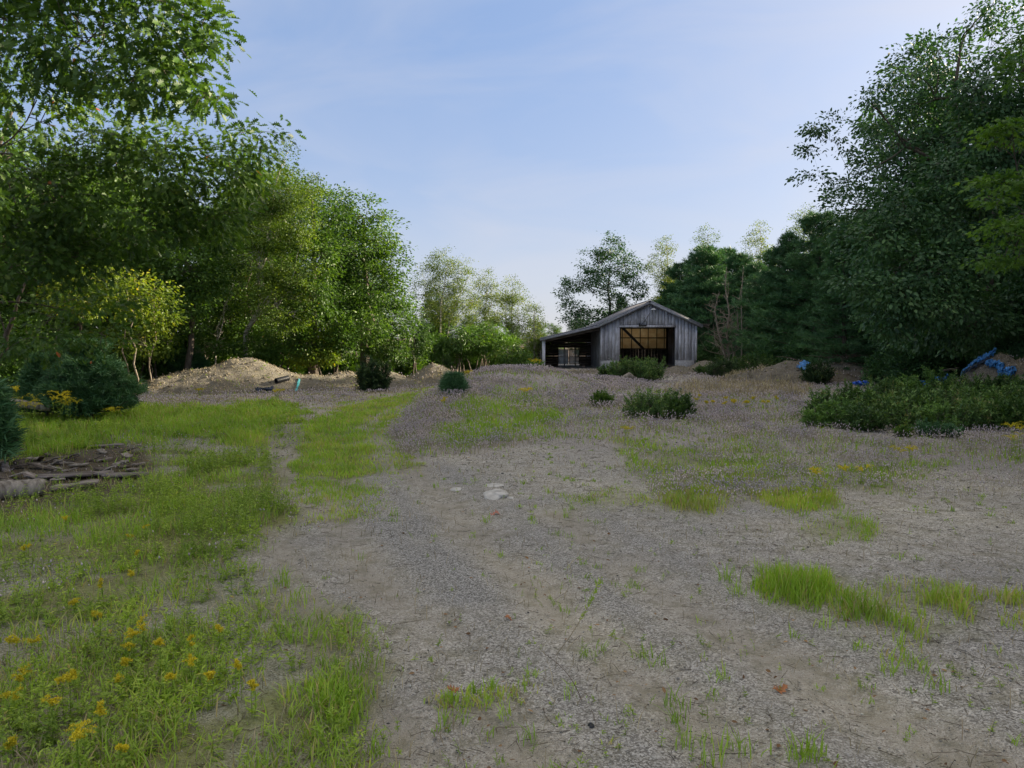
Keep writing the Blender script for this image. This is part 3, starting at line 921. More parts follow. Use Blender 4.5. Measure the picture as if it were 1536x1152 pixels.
def make_tree(name, label, base, trunk_top, tr, lobes, leafm, leaf=.12, cr=.38, per=38, tpl=LEAF4, bark='bark', dens=1.0, group=None,
              seed=1, lean=0, twig=.35, droop=.35, flat=.55, cat='tree', stems=1, shell=.45, sprig=False, limbk=1.0):
    """base (x,y); trunk_top world point; lobes = [(centre, (rx,ry,rz), density)]"""
    r = np.random.default_rng(seed)
    bx, by = base[0], base[1]
    bz = -.05
    root = empty(name, (bx, by, 0), label, cat, group)
    tm = MB()
    top = np.array(trunk_top, float)
    npt = 9
    tl = np.linspace(0, 1, npt)
    b0 = np.array([bx, by, bz])
    stem_paths = []
    for s_ in range(stems):
        jit = r.normal(size=(npt, 3)) * np.array([1, 1, 0]) * .035 * (top[2]) * np.sin(tl * pi)[:, None] * .5
        tt = top + (np.array([r.normal() * top[2] * .12, r.normal() * top[2] * .12, -abs(r.normal()) * top[2] * .1]) if s_ else 0)
        bb = b0 + (np.array([r.normal() * .25, r.normal() * .25, 0]) if s_ else 0)
        # straight first, easing toward the top point
        pth = np.stack([bb[0] + (tt[0] - bb[0]) * tl ** 1.5, bb[1] + (tt[1] - bb[1]) * tl ** 1.5, bb[2] + (tt[2] - bb[2]) * tl], 1) + jit
        rad = tr * (1 - .82 * tl) * (1 if s_ == 0 else .75)
        rad[0] *= 1.35
        stem_paths.append(pth)
        polytube(tm, pth - np.array([bx, by, 0]), rad, 9, .06, seed=seed + s_)
    C = []; OD = []; TB = []
    P0s, P1s, Cs, R0, R1 = [], [], [], [], []
    AT = [np.concatenate([p_, (tr * (1 - .82 * tl) * (1 if q_ == 0 else .75))[:, None]], 1)[2:] for q_, p_ in enumerate(stem_paths)]
    AT = [a_ for a_ in np.concatenate(AT)]
    lobes = sorted(lobes, key=lambda l: np.hypot(l[0][0] - bx, l[0][1] - by))
    for (c, rad3, dn) in lobes:
        dn = dn * DENS
        c = np.array(c, float); rad3 = np.array(rad3, float)
        area = rad3[0] * rad3[2] + rad3[0] * rad3[1] + rad3[1] * rad3[2]
        n = max(4, int(1.15 * dn * dens * area / (cr * cr)))
        d = rsph(n, r)
        rr = (shell + (1 - shell) * r.random(n) ** .6)
        nz_ = .82 + .36 * vn(d[:, 0] * 3 + c[0], d[:, 1] * 3 + d[:, 2] * 2.1 + c[2], 1.0, seed)
        q = c + d * rad3 * (rr * nz_)[:, None]
        q[:, 2] = np.maximum(q[:, 2], .25 if cat == 'tree' else .06)
        C.append(q); OD.append(d); TB.append(r.normal(.45, .10, n) + r.normal(0, .05))
        # limb
        Q = np.array(AT)
        dv = c - Q[:, :3]
        dist = np.linalg.norm(dv, axis=1)
        cost = dist + 1.2 * np.maximum(0, .35 * np.hypot(dv[:, 0], dv[:, 1]) - dv[:, 2]) + r.random(len(Q)) * .3
        k = np.argmin(cost)
        a = Q[k, :3]
        lr = min(Q[k, 3] * .72, (.020 + .030 * rad3.mean()) * limbk)
        L = np.linalg.norm(c - a)
        bend = (a + c) / 2 + np.array([0, 0, .10 * L]) + r.normal(size=3) * .13 * L
        for t__ in (.35, .6, .85):
            AT.append(np.append((1 - t__) ** 2 * a + 2 * t__ * (1 - t__) * bend + t__ ** 2 * c, lr * (1 - .5 * t__)))
        P0s.append(a); P1s.append(c); Cs.append(bend); R0.append(lr); R1.append(lr * .5)
        # sub limbs
        ns = max(3, int(n / 9))
        sub = q[r.integers(0, n, ns)]
        ts = r.uniform(.45, 1., ns)[:, None]
        s0 = (1 - ts) ** 2 * a + 2 * ts * (1 - ts) * bend + ts ** 2 * c
        sub = s0 + (sub - s0) * .75
        mid = (s0 + sub) / 2 + r.normal(size=(ns, 3)) * .10 * rad3.mean() + np.array([0, 0, .08 * rad3[2]])
        P0s += list(s0); P1s += list(sub); Cs += list(mid); R0 += [lr * .5] * ns; R1 += [lr * .22] * ns
        # twigs to clusters
        sel = r.random(n) < twig
        qq = q[sel]
        if len(qq):
            dd = ((qq[:, None] - sub[None]) ** 2).sum(2)
            j = dd.argmin(1)
            e0 = s0[j] + (sub[j] - s0[j]) * r.uniform(.5, 1, len(qq))[:, None]
            mm = (e0 + qq) / 2 + r.normal(size=(len(qq), 3)) * .12
            P0s += list(e0); P1s += list(qq); Cs += list(mm); R0 += [max(.006, lr * .2)] * len(qq); R1 += [.004] * len(qq)
    o0 = np.array([bx, by, 0])
    tubes(tm, np.array(P0s) - o0, np.array(P1s) - o0, np.array(Cs) - o0, np.array(R0), np.array(R1), 5, 5)
    tm.build('trunk' if stems == 1 else 'stems', M[bark], root, smooth=True)
    C = np.concatenate(C); OD = np.concatenate(OD); TB = np.concatenate(TB)
    lm = MB()
    crown_leaves(lm, C - o0, OD, cr, per, leaf, tpl, droop, flat, seed + 50, tbase=TB, sprig=sprig)
    lm.build('crown' if cat == 'tree' else 'foliage', M[leafm], root)
    return root


def LB(px, py, Y, rpx, rpz, dn=1.0, ryf=.8):
    k = Y / FPX
    return (P(px, py, Y), (rpx * k, rpx * k * ryf, rpz * k), dn)


def gbase(px, Y):
    c = P(px, 540, Y)
    return (c[0], c[1])


# --- near oak at the left edge (trunk just outside the frame), large lobed leaves
make_tree('oak_tree', 'near oak with big lobed leaves reaching in at the top left corner', (-9.6, 9.6), P(-150, -150, 9.3), .20,
          [LB(130, 60, 9, 110, 70), LB(250, 35, 9, 75, 60), LB(20, -40, 9.3, 130, 70), LB(215, 120, 9, 80, 45), LB(285, 95, 8.8, 50, 75), LB(305, 150, 8.7, 22, 24),
           LB(325, 55, 8.9, 24, 48), LB(55, 150, 9.5, 80, 34, .6), LB(160, -70, 9, 150, 60), LB(20, 60, 9.4, 80, 60, .8), LB(-60, 100, 9.8, 90, 120), LB(-40, 260, 9.8, 60, 80)],
          'oak', leaf=.15, cr=.28, per=19, tpl=OAK, dens=.85, seed=7, droop=.5, twig=.6)
make_tree('oak_tree', 'oak with dark lobed leaves filling the left side below the topmost boughs', gbase(-90, 14.5), P(20, 160, 13.6), .16,
          [LB(150, 225, 12, 90, 38), LB(230, 250, 12, 90, 60), LB(330, 250, 12, 70, 55), LB(385, 213, 12, 34, 30, .8), LB(350, 200, 12.2, 24, 18, .7), LB(60, 290, 11.6, 100, 75), LB(180, 330, 12, 110, 55),
           LB(300, 320, 12.3, 70, 45), LB(40, 390, 11.5, 90, 65), LB(0, 230, 12, 60, 50, .6), LB(130, 385, 12, 60, 40)],
          'oak', leaf=.145, cr=.30, per=19, tpl=OAK, dens=.95, seed=8, droop=.5, twig=.5)
make_tree('oak_tree', 'low oak boughs with dark drooping leaves above the young pine at left', gbase(-20, 15.2), P(40, 420, 14.2), .10,
          [LB(110, 470, 12.5, 80, 35), LB(50, 510, 12, 70, 45), LB(150, 500, 12.6, 45, 40), LB(0, 470, 12, 50, 70), LB(170, 455, 12.8, 40, 26)],
          'oak', leaf=.14, cr=.30, per=14, tpl=OAK, dens=.55, seed=9, droop=.5)
# --- sunlit yellow-green understory trees
make_tree('young_tree', 'slender young tree with yellow-green sunlit leaves left of the long sand mound', gbase(205, 23.5), P(185, 400, 22), .035,
          [LB(150, 425, 21, 40, 28), LB(200, 440, 21, 50, 36), LB(235, 470, 21.3, 34, 30), LB(215, 515, 21.5, 28, 22, .8), LB(120, 430, 20.6, 34, 30)],
          'yellow', leaf=.12, cr=.30, per=22, tpl=LEAF6, seed=12, stems=3, bark='bark_pale')
make_tree('young_tree', 'small layered young tree with lit green leaves beside the left end of the long mound', gbase(240, 28), P(258, 480, 27), .05,
          [LB(240, 525, 26.5, 32, 12, 1, 1), LB(280, 495, 26.5, 32, 16), LB(325, 520, 27, 30, 12), LB(230, 555, 26.5, 22, 10)],
          'maple', leaf=.13, cr=.26, per=20, tpl=MAPLE, seed=13, bark='bark_pale', flat=.25)
make_tree('maple_tree', 'shaded layered maple left of the tall birch', gbase(285, 26), P(290, 330, 26), .13,
          [LB(270, 400, 25, 45, 35), LB(310, 350, 26, 40, 40), LB(300, 430, 25.5, 40, 25), LB(240, 380, 26, 40, 40), LB(280, 460, 25, 34, 14), LB(330, 400, 26, 30, 40)],
          'maple', leaf=.14, cr=.36, per=30, tpl=LEAF6, seed=14)
# --- tall birch, sunlit
make_tree('birch_tree', 'tall yellow-green birch with a white trunk behind the long sand mound', gbase(366, 28), P(425, 240, 26), .10,
          [LB(428, 245, 26, 16, 26), LB(420, 290, 26, 30, 40), LB(440, 330, 26, 34, 45), LB(400, 340, 26, 38, 45), LB(390, 400, 26, 40, 45), LB(445, 400, 26, 38, 45),
           LB(420, 460, 26, 50, 40), LB(380, 300, 26, 30, 40), LB(465, 285, 26, 18, 24)],
          'birch_green', leaf=.085, cr=.30, per=42, tpl=LEAF4, seed=15, bark='birch_bark', dens=1.0)
make_tree('birch_tree', 'thin leaning white-stemmed birch behind the long sand mound', gbase(318, 28), P(350, 420, 28), .04,
          [LB(350, 430, 28, 25, 30, .6), LB(335, 470, 28, 22, 18, .4)], 'birch_green', leaf=.085, cr=.3, per=30, seed=16, bark='birch_bark')
# --- large rounded broadleaf trees
make_tree('oak_tree', 'large rounded green oak whose crown ends the left tree line against the sky', gbase(548, 31), P(545, 330, 30.5), .22,
          [LB(500, 310, 30, 34, 30), LB(540, 325, 30, 34, 34), LB(570, 360, 30, 34, 40), LB(525, 380, 29.5, 50, 50), LB(588, 400, 30, 24, 36), LB(555, 430, 29.5, 50, 45), LB(597, 440, 30, 20, 30),
           LB(500, 440, 29, 45, 50), LB(540, 485, 29, 55, 34), LB(600, 485, 30, 26, 30), LB(478, 300, 31, 24, 22)],
          'maple', leaf=.13, cr=.40, per=36, tpl=LEAF6, seed=18)
make_tree('oak_tree', 'dark green oak standing between the tall birch and the rounded oak', gbase(470, 28), P(468, 300, 28), .18,
          [LB(465, 330, 27.5, 34, 45), LB(480, 390, 27, 38, 45), LB(460, 440, 26.5, 40, 45), LB(495, 350, 28, 30, 50)],
          'oak', leaf=.13, cr=.38, per=34, tpl=LEAF6, seed=19)
for i, (px, py, Y, rx, rz, lab, mt) in enumerate([
        (118, 440, 22.5, 44, 34, 'yellow-green sapling glowing between the dark oak boughs at left', 'yellow'),
        (232, 500, 25.0, 30, 34, 'slim sapling with small bright leaves right of the yellow-green one', 'birch_green'),
        (40, 505, 20.5, 44, 34, 'lit green sapling behind the smaller young pine', 'maple'),
        (168, 520, 24.0, 30, 30, 'thin sapling just right of the bushy young pine', 'birch_green'),
        (470, 520, 27.5, 42, 28, 'bushy sunlit sapling behind the dip between the two left mounds', 'yellow'),
        (432, 500, 27, 34, 34, 'green sapling just right of the white birch trunk', 'maple'),
        (505, 500, 27.6, 26, 34, 'leafy sapling with yellow lower leaves left of the round dark shrub', 'maple'),
        (390, 520, 27.5, 30, 22, 'low green sapling behind the crest of the long mound', 'maple'),
        (580, 520, 30, 30, 26, 'dark leafy sapling directly behind the round dark shrub', 'oak'),
        (620, 500, 33, 26, 36, 'dark sapling at the foot of the left birches', 'shrub')]):
    make_tree('young_tree', lab, gbase(px, Y + .5), P(px, py - rz * .4, Y + .5), .045,
              [LB(px, py, Y, rx, rz), LB(px - rx * .5, py + rz * .5, Y, rx * .6, rz * .6), LB(px + rx * .5, py + rz * .4, Y, rx * .6, rz * .6)],
              mt, leaf=.12, cr=.28, per=22, tpl=LEAF6, seed=30 + i, stems=3)
# --- hazy pale birches between the left trees and the barn
for i, (bpx, Y, top, lobes, lab) in enumerate([
        (657, 44, (672, 395), [LB(665, 395, 44, 22, 22, .7), LB(640, 425, 44, 22, 34, .7), LB(685, 415, 44, 24, 34, .7), LB(662, 455, 44, 34, 40, .8), LB(700, 450, 44, 24, 30, .7)], 'tallest pale birch, left of the birch group behind the sumac'),
        (727, 48, (730, 420), [LB(728, 430, 48, 18, 24, .75), LB(740, 460, 48, 22, 30, .8), LB(715, 470, 48, 20, 30, .8)], 'second pale birch from the left, behind the sumac'),
        (765, 47, (770, 430), [LB(768, 440, 47, 18, 26, .75), LB(755, 465, 47, 20, 30, .8), LB(780, 480, 47, 22, 34, .8)], 'pale brownish birch with a full crown, third from the left'),
        (800, 46, (802, 460), [LB(800, 475, 46, 15, 22, .75), LB(806, 500, 46, 16, 24, .7), LB(790, 520, 46, 20, 22, .8)], 'lowest pale birch, next to the lean-to')]):
    make_tree('birch_tree', lab, gbase(bpx, Y), P(top[0], top[1], Y), .07, lobes, 'birch', leaf=.10, cr=.38, per=34, tpl=LEAF4, seed=50 + i, bark='birch_bark', stems=2, dens=1.5, group=None)
# --- sumac thicket
for i, (px, py, Y, rx, rz, lab) in enumerate([
        (690, 510, 38, 40, 22, 'domed sumac with a lit top, left one of the thicket'), (727, 505, 39, 34, 20, 'sumac at the middle of the thicket, its top catching sun'),
        (762, 528, 38, 28, 20, 'low bright green sumac, right end of the thicket'), (655, 520, 38, 26, 24, 'dark sumac behind the pointed sand mound')]):
    make_tree('sumac_shrub', lab, gbase(px, Y), P(px, py, Y), .045,
              [LB(px, py, Y, rx, rz, 1.1), LB(px - rx * .6, py + 8, Y, rx * .5, rz * .7), LB(px + rx * .6, py + 8, Y, rx * .5, rz * .7)],
              'sumac', leaf=.20, cr=.34, per=26, tpl=NARROW, seed=70 + i, stems=7, cat='shrub', bark='bark_pale', droop=.5, shell=.6)
# --- behind the barn
make_tree('oak_tree', 'open-crowned oak rising behind the left slope of the barn roof', gbase(912, 60), P(915, 400, 60), .20,
          [LB(915, 372, 60, 22, 18), LB(895, 395, 60, 26, 20), LB(940, 400, 60, 24, 22), LB(868, 425, 60, 24, 14, .9), LB(915, 425, 60, 36, 20, .8), LB(955, 430, 60, 20, 20, .8),
           LB(862, 460, 60, 22, 12, .9), LB(880, 478, 60, 34, 14), LB(930, 462, 60, 34, 18, .7), LB(850, 440, 60, 12, 8)],
          'oak_dark', leaf=.19, cr=.48, per=26, tpl=LEAF4, seed=81, dens=.95, twig=.5)
for i, (px, Y, top, rx, lab) in enumerate([(1000, 64, 352, 26, 'pale birch behind the barn ridge'), (1062, 62, 340, 24, 'birch with a lit yellow-green top behind the dark pines'),
                                           (1140, 58, 332, 24, 'slim birch left of the widest dark pine'), (1207, 54, 306, 20, 'yellow-topped birch peeking over the dark pines')]):
    make_tree('birch_tree', lab, gbase(px, Y), P(px, top + 10, Y), .10,
              [LB(px, top + 14, Y, rx * .5, 16, .7), LB(px - 8, top + 45, Y, rx * .9, 26, .7), LB(px + 8, top + 75, Y, rx, 30, .8), LB(px, top + 115, Y, rx * 1.1, 30, .8)],
              'birch' if i % 2 == 0 else 'birch_green', leaf=.13, cr=.45, per=34, tpl=LEAF4, seed=90 + i, bark='birch_bark', dens=1.25)


# --- pines
def make_pine(label, base, height, radius, seed=1, group=None, low=.06, needle=.15, name='pine_tree', tufts=1.0, cat='tree', wsh=1.0, nl=9):
    r = np.random.default_rng(seed)
    gz = max(0., float(H(np.array([base[0]]), np.array([base[1]]))[0]))
    root = empty(name, (base[0], base[1], gz), label, cat, group)
    height = max(height - gz, .3)
    tm = MB()
    tl = np.linspace(0, 1, 8)
    pth = np.stack([.02 * height * np.sin(tl * 3 + seed), .02 * height * np.cos(tl * 2.5 + seed) - .02 * height, tl * height - .05], 1)
    polytube(tm, pth, .018 * height * (1 - .93 * tl) + .01, 8, .05, seed=seed)
    P0, P1, C_, R0 = [], [], [], []
    TP, TD, TT = [], [], []
    z = min(low * height + .1, .2 * height)
    while z < height * .985:
        f = z / height
        prof = (1 - f ** 1.7) ** .8 * (1.0 if f > .15 else .75 + f * 1.6)
        nb = int(5 + r.integers(0, 3))
        a0 = r.random() * 6.28
        for k in range(nb):
            a = a0 + k * 6.28 / nb + r.normal() * .2
            L = radius * prof * r.uniform(.7, 1.15) + .12
            d = np.array([cos(a), sin(a), 0])
            s = np.array([np.interp(z, pth[:, 2], pth[:, 0]), np.interp(z, pth[:, 2], pth[:, 1]), z])
            rise = L * r.uniform(.02, .28) + (f > .8) * L * .5
            e = s + d * L + np.array([0, 0, rise])
            c = (s + e) / 2 - np.array([0, 0, .07 * L])
            P0.append(s); P1.append(e); C_.append(c); R0.append(.008 * height * (1 - f) * .5 + .006)
            nt_ = max(5, int(L * nl * tufts * 2.6))
            tb = r.normal(.45, .13)
            t_ = r.uniform(.25, 1.03, nt_) ** .8
            p = (1 - t_)[:, None] ** 2 * s + (2 * t_ * (1 - t_))[:, None] * c + t_[:, None] ** 2 * e
            side = np.array([-d[1], d[0], 0])
            wd = .30 * L * np.sin(np.clip(t_, 0, 1) * 2.6) + .05
            so = r.uniform(-1, 1, nt_)
            p = p + side * (so * wd)[:, None] + np.array([0, 0, 1.]) * (np.abs(r.normal(0, .05, nt_)) + .02)[:, None] - d * (np.abs(so) * wd * .35)[:, None]
            TP.append(p)
            TD.append(nrm(d[None] * .7 + side * so[:, None] * .8 + np.array([0, 0, .45]) + r.normal(size=(nt_, 3)) * .2))
            TT.append(np.clip(tb + .25 * (t_ - .6) + r.normal(0, .1, nt_), 0, 1))
        z += height * .042 * r.uniform(.75, 1.25) * (1.15 - .5 * f)
    tubes(tm, np.array(P0), np.array(P1), np.array(C_), np.array(R0), .004, 4, 4)
    tm.build('trunk', M['bark'], root, smooth=True)
    TP = np.concatenate(TP); TD = np.concatenate(TD); TT = np.concatenate(TT)
    k = 9
    n = len(TP)
    dirs = nrm(np.repeat(TD, k, 0) + r.normal(size=(n * k, 3)) * .55)
    pos = np.repeat(TP, k, 0) + r.normal(size=(n * k, 3)) * .03
    sz = needle * r.uniform(.7, 1.15, n * k)
    nv = (np.array([(0, .075, 0), (0, -.075, 0), (1, 0, 0)]), np.array([(0, 1, 2)]))
    lm = MB()
    put_leaves(lm, pos, dirs, rsph(n * k, r), sz, np.clip(np.repeat(TT, k) + r.normal(0, .1, n * k), 0, 1), nv)
    lm.build('crown' if cat == 'tree' else 'foliage', M['needle'], root)
    return root


def pine_at(px, topy, Y, rpx, label, seed, **kw):
    b = gbase(px, Y)
    hgt = P(px, topy, Y)[2]
    return make_pine(label, b, hgt, rpx / FPX * Y, seed, **kw)


pine_at(1044, 384, 62, 60, 'tall dark pine straight behind the right eave of the barn', 31, needle=.32, nl=6)
pine_at(1088, 376, 60, 60, 'dark pine rising farthest back behind the bare dead tree', 32, needle=.32, nl=6)
pine_at(1132, 398, 55, 60, 'dark pine closing the gap right of the bare dead tree', 33, needle=.32, nl=6)
pine_at(1008, 418, 66, 40, 'low dark pine peeking over the right slope of the barn roof', 34, needle=.32, nl=6)
pine_at(1018, 398, 61, 52, 'dark green pine nearest the right slope of the barn roof', 1, needle=.30, nl=7)
pine_at(1060, 372, 54, 66, 'dark green pine left of the bare dead tree', 2, needle=.32, nl=7)
pine_at(1105, 384, 57, 60, 'slim pine directly behind the bare dead tree', 3, needle=.32, nl=7)
pine_at(1165, 375, 42, 76, 'full bluish pine between the bare dead tree and the widest pine', 4, needle=.26, nl=8)
pine_at(1222, 322, 39, 95, 'widest dark pine, its boughs hanging over the right-hand mounds', 5, needle=.26, nl=8)
pine_at(1290, 320, 36, 90, 'dark pine behind the brown earth mound', 6, needle=.25, nl=8)
pine_at(1135, 440, 46, 44, 'short dark pine behind the spreading green shrub', 14, needle=.27, nl=8)
pine_at(1530, 440, 20.5, 60, 'soft-needled pine at the right edge above the tarp mound', 7, needle=.17, nl=12)
pine_at(135, 526, 15.0, 66, 'bushy young pine at the left edge behind the goldenrod', 8, needle=.13, nl=22, name='young_pine', cat='tree')
pine_at(70, 545, 15.2, 40, 'smaller young pine left of the bushy young pine', 9, needle=.13, nl=22, name='young_pine')
pine_at(277, 512, 27.3, 34, 'young bluish pine poking up behind the left end of the long mound', 10, needle=.15, nl=16, name='young_pine')
pine_at(-32, 600, 9.2, 40, 'blurry green pine sapling cut off by the left edge', 11, needle=.17, nl=12, name='young_pine')
pine_at(680, 601, 17.6, 12, 'tiny pine seedling on the weedy rise', 12, needle=.13, nl=14, name='pine_seedling', low=.02)
pine_at(812, 580, 20.0, 1, 'x', 99, needle=.09) if False else None

# --- big trees on the right
make_tree('oak_tree', 'tall open oak whose upper limbs show against the sky at upper right', gbase(1430, 27.5), P(1440, 80, 27), .26,
          [LB(1222, 262, 26, 24, 30, .9), LB(1215, 225, 26, 20, 16, .8), LB(1255, 205, 26, 40, 28, .9), LB(1262, 275, 26.3, 30, 22, .6), LB(1300, 150, 26, 42, 28, .75), LB(1345, 215, 26.5, 45, 34, .5), LB(1290, 260, 26.5, 40, 26, .5), LB(1350, 110, 26, 45, 30, .75),
           LB(1405, 75, 26, 45, 34, .8), LB(1400, 150, 27, 50, 34, .6), LB(1460, 40, 26, 45, 34, .8), LB(1500, 0, 26, 45, 34, .8), LB(1450, 120, 27, 50, 40, .8), LB(1520, 60, 26, 50, 50, .8), LB(1225, 190, 26, 14, 10, .6)],
          'oak_dark', leaf=.15, cr=.34, per=28, tpl=LEAF6, seed=110, twig=.9, shell=.2, dens=.24, limbk=1.8)
make_tree('oak_tree', 'massive dark oak filling the right side, boughs reaching toward the mounds', gbase(1500, 24), P(1470, 120, 21.5), .24,
          [LB(1440, 480, 19.5, 60, 30), LB(1500, 470, 20, 50, 40), LB(1390, 500, 20.5, 50, 22), LB(1460, 510, 22, 55, 22), LB(1480, 130, 20, 55, 45), LB(1480, 200, 20, 55, 45), LB(1420, 270, 19.5, 50, 40), LB(1490, 240, 20, 60, 60), LB(1350, 310, 19.3, 50, 40), LB(1430, 330, 19, 60, 50), LB(1320, 360, 19, 45, 34),
           LB(1380, 400, 18.6, 60, 38), LB(1290, 430, 18.8, 40, 22), LB(1340, 445, 18.4, 50, 34), LB(1410, 455, 18.2, 55, 36), LB(1460, 400, 18.6, 50, 40), LB(1520, 340, 19, 50, 60), LB(1550, 180, 20, 50, 60), LB(1330, 490, 18.4, 34, 16)],
          'oak_dark', leaf=.155, cr=.36, per=26, tpl=LEAF6, seed=111, droop=.5)
make_tree('maple_tree', 'near maple with bright green layered leaves entering at the right edge', (8.9, 10.8), P(1640, 60, 10.8), .12,
          [LB(1520, 205, 10.6, 40, 12, 1.2, 1), LB(1500, 185, 10.6, 24, 8), LB(1515, 275, 10.6, 44, 16, 1.1, 1), LB(1495, 300, 10.5, 26, 10), LB(1505, 345, 10.5, 36, 12, 1, 1), LB(1520, 380, 10.5, 34, 20),
           LB(1485, 390, 10.4, 18, 8), LB(1540, 100, 10.6, 30, 50), LB(1530, 320, 10.8, 30, 40)],
          'bright', leaf=.10, cr=.20, per=18, tpl=MAPLE, seed=112, flat=.3, dens=.9)
# bare dead tree and dead understory
def dead_tree(label, base, pts, r0, nb, seed, mat='bark_pale', name='dead_tree', blen=1.6, cat='tree', up=.8, zmin=.15):
    r = np.random.default_rng(seed)
    root = empty(name, (base[0], base[1], 0), label, cat)
    tm = MB()
    o0 = np.array([base[0], base[1], 0])
    for p in pts:
        p = np.array(p) - o0
        tl = np.linspace(0, 1, len(p))
        polytube(tm, p, r0 * (1 - .85 * tl), 7, .05, seed=seed)
    bm_ = tm
    A, B, C_, R = [], [], [], []
    for p in pts:
        p = np.array(p) - o0
        L = p[-1][2]
        for k in range(nb):
            t_ = r.uniform(zmin, .97); z = t_ * (len(p) - 1); i = int(z); a = p[i] + (p[min(i + 1, len(p) - 1)] - p[i]) * (z - i)
            ang = r.random() * 6.28
            l = blen * r.uniform(.4, 1.1) * (1.1 - t_)
            e = a + np.array([cos(ang) * l, sin(ang) * l, l * r.uniform(.2, 1.) * up])
            A.append(a); B.append(e); C_.append((a + e) / 2 + np.array([0, 0, -.1 * l]) + r.normal(size=3) * .05); R.append(r0 * .25)
            for q in range(3):
                s = a + (e - a) * r.uniform(.3, 1)
                e2 = s + r.normal(size=3) * l * .25 + np.array([0, 0, l * .15])
                A.append(s); B.append(e2); C_.append((s + e2) / 2); R.append(r0 * .12)
    tubes(bm_, np.array(A), np.array(B), np.array(C_), np.array(R), .003, 3, 4, tint=r.random(len(A)))
    bm_.build('trunk', M[mat], root, smooth=True)
    return root


def pl(*pp):
    return [P(*q) for q in pp]


dead_tree('bare dead tree with pale crooked trunks right of the barn', gbase(1093, 43), [pl((1092, 562, 43), (1093, 530, 43), (1090, 500, 43.1), (1094, 470, 43), (1088, 430, 43), (1090, 400, 43)),
          pl((1095, 562, 43), (1100, 535, 43), (1108, 505, 42.9), (1106, 470, 43), (1112, 430, 43)), pl((1092, 555, 43), (1085, 525, 43), (1077, 495, 43), (1072, 465, 43.2), (1078, 440, 43))], .10, 34, 5, blen=2.2)
dead_tree('thin bare pale sapling trunk just right of the dead tree', gbase(1113, 42), [pl((1112, 560, 42), (1113, 510, 42), (1112, 450, 42), (1115, 400, 42))], .06, 16, 6, blen=1.2)
dead_tree('bare antler-like branches of a dead shrub above the left end of the long mound', gbase(282, 28.0), [pl((290, 562, 28), (281, 535, 28), (268, 515, 28), (272, 500, 28), (290, 490, 28)), pl((281, 535, 28), (270, 520, 28), (262, 505, 28.1), (258, 495, 28))], .045, 9, 7, blen=1.0, name='dead_shrub', cat='shrub')
dead_tree('bare crooked branches beside the young bluish pine', gbase(312, 28.2), [pl((305, 560, 28), (308, 540, 28), (320, 525, 28), (332, 515, 28)), pl((308, 540, 28), (306, 525, 28), (315, 512, 28))], .04, 8, 8, blen=.8, name='dead_shrub', cat='shrub')
dead_tree('slim white birch stem leaning in front of the dark gap at left', gbase(322, 28.5), [pl((322, 560, 28.5), (327, 490, 28.5), (345, 440, 28.5), (352, 420, 28.5))], .038, 6, 9, mat='birch_bark', blen=.8)


# --- filler forest: prototypes, then copies of each thing and its parts
def copy_thing(src, loc, rz, sc, label, group):
    r_ = src.copy(); COL.objects.link(r_)
    r_.location = (loc[0], loc[1], 0); r_.rotation_euler = (0, 0, rz); r_.scale = (sc, sc, sc * 1.0)
    r_['label'] = label; r_['group'] = group
    for ch in src.children:
        c = ch.copy(); COL.objects.link(c); c.parent = r_
    return r_


def generic_tree(label, base, hgt, rad, leafm, seed, group, name='broadleaf_tree', **kw):
    r = np.random.default_rng(seed)
    bx, by = base
    lobes = []
    for k in range(13):
        f = .18 + .78 * k / 12
        a = k * 2.4 + r.random()
        rr = rad * (.35 + .25 * r.random()) * (1 - .55 * abs(f - .5))
        off = rad * .55 * (1 - .8 * max(0, f - .55))
        lobes.append(((bx + cos(a) * off, by + sin(a) * off, hgt * f), (rr * 1.25, rr * 1.25, rr), 1.0))
    return make_tree(name, label, base, (bx + .3, by, hgt * .93), hgt * .018 + .03, lobes, leafm, seed=seed, group=group, **kw)


LG = ('tall broadleaf tree in the deep row behind the left sand mounds', 'trees in the left background forest')
RG = ('dark broadleaf tree in the deep shaded forest on the right', 'trees in the right background forest')
BG_ = ('low green tree in the distant line behind the barn', 'distant trees behind the barn')
protoL = generic_tree(LG[0], (-16.5, 33), 9.5, 3.2, 'oak', 201, LG[1], leaf=.17, cr=.5, per=30, tpl=LEAF4, shell=.5, dens=.9)
protoL2 = generic_tree(LG[0], (-11.5, 36), 10, 3.0, 'maple', 202, LG[1], leaf=.17, cr=.5, per=30, tpl=LEAF4, shell=.5, dens=.9)
protoR = generic_tree(RG[0], (17, 30), 12.5, 3.8, 'oak_dark', 203, RG[1], leaf=.19, cr=.55, per=30, tpl=LEAF4, shell=.5, dens=.9)
protoP = make_pine('dark pine in the deep shaded forest on the right', (21, 36), 13, 3.6, 21, 'pines in the right background forest', needle=.34, nl=6)
fr = np.random.default_rng(77)
left_spots = [(-20, 29, 1.0), (-24, 24, 1.05), (-14, 40, .95), (-21, 37, 1.05), (-8.5, 39, .74), (-27, 31, 1.1), (-18, 22.5, .80), (-14.2, 27.2, .72), (-22.5, 17.5, .9), (-30, 22, 1.1), (-11, 31.2, .70),
              (-26, 40, 1.1), (-17, 46, 1.0), (-10, 47, .72), (-19.5, 12.5, .9), (-4.6, 47, .50), (-16.5, 17.2, .62)]
for i, (x, y, s) in enumerate(left_spots):
    copy_thing((protoL, protoL2)[i % 2], (x, y), fr.random() * 6.28, s * fr.uniform(.93, 1.05), *LG)
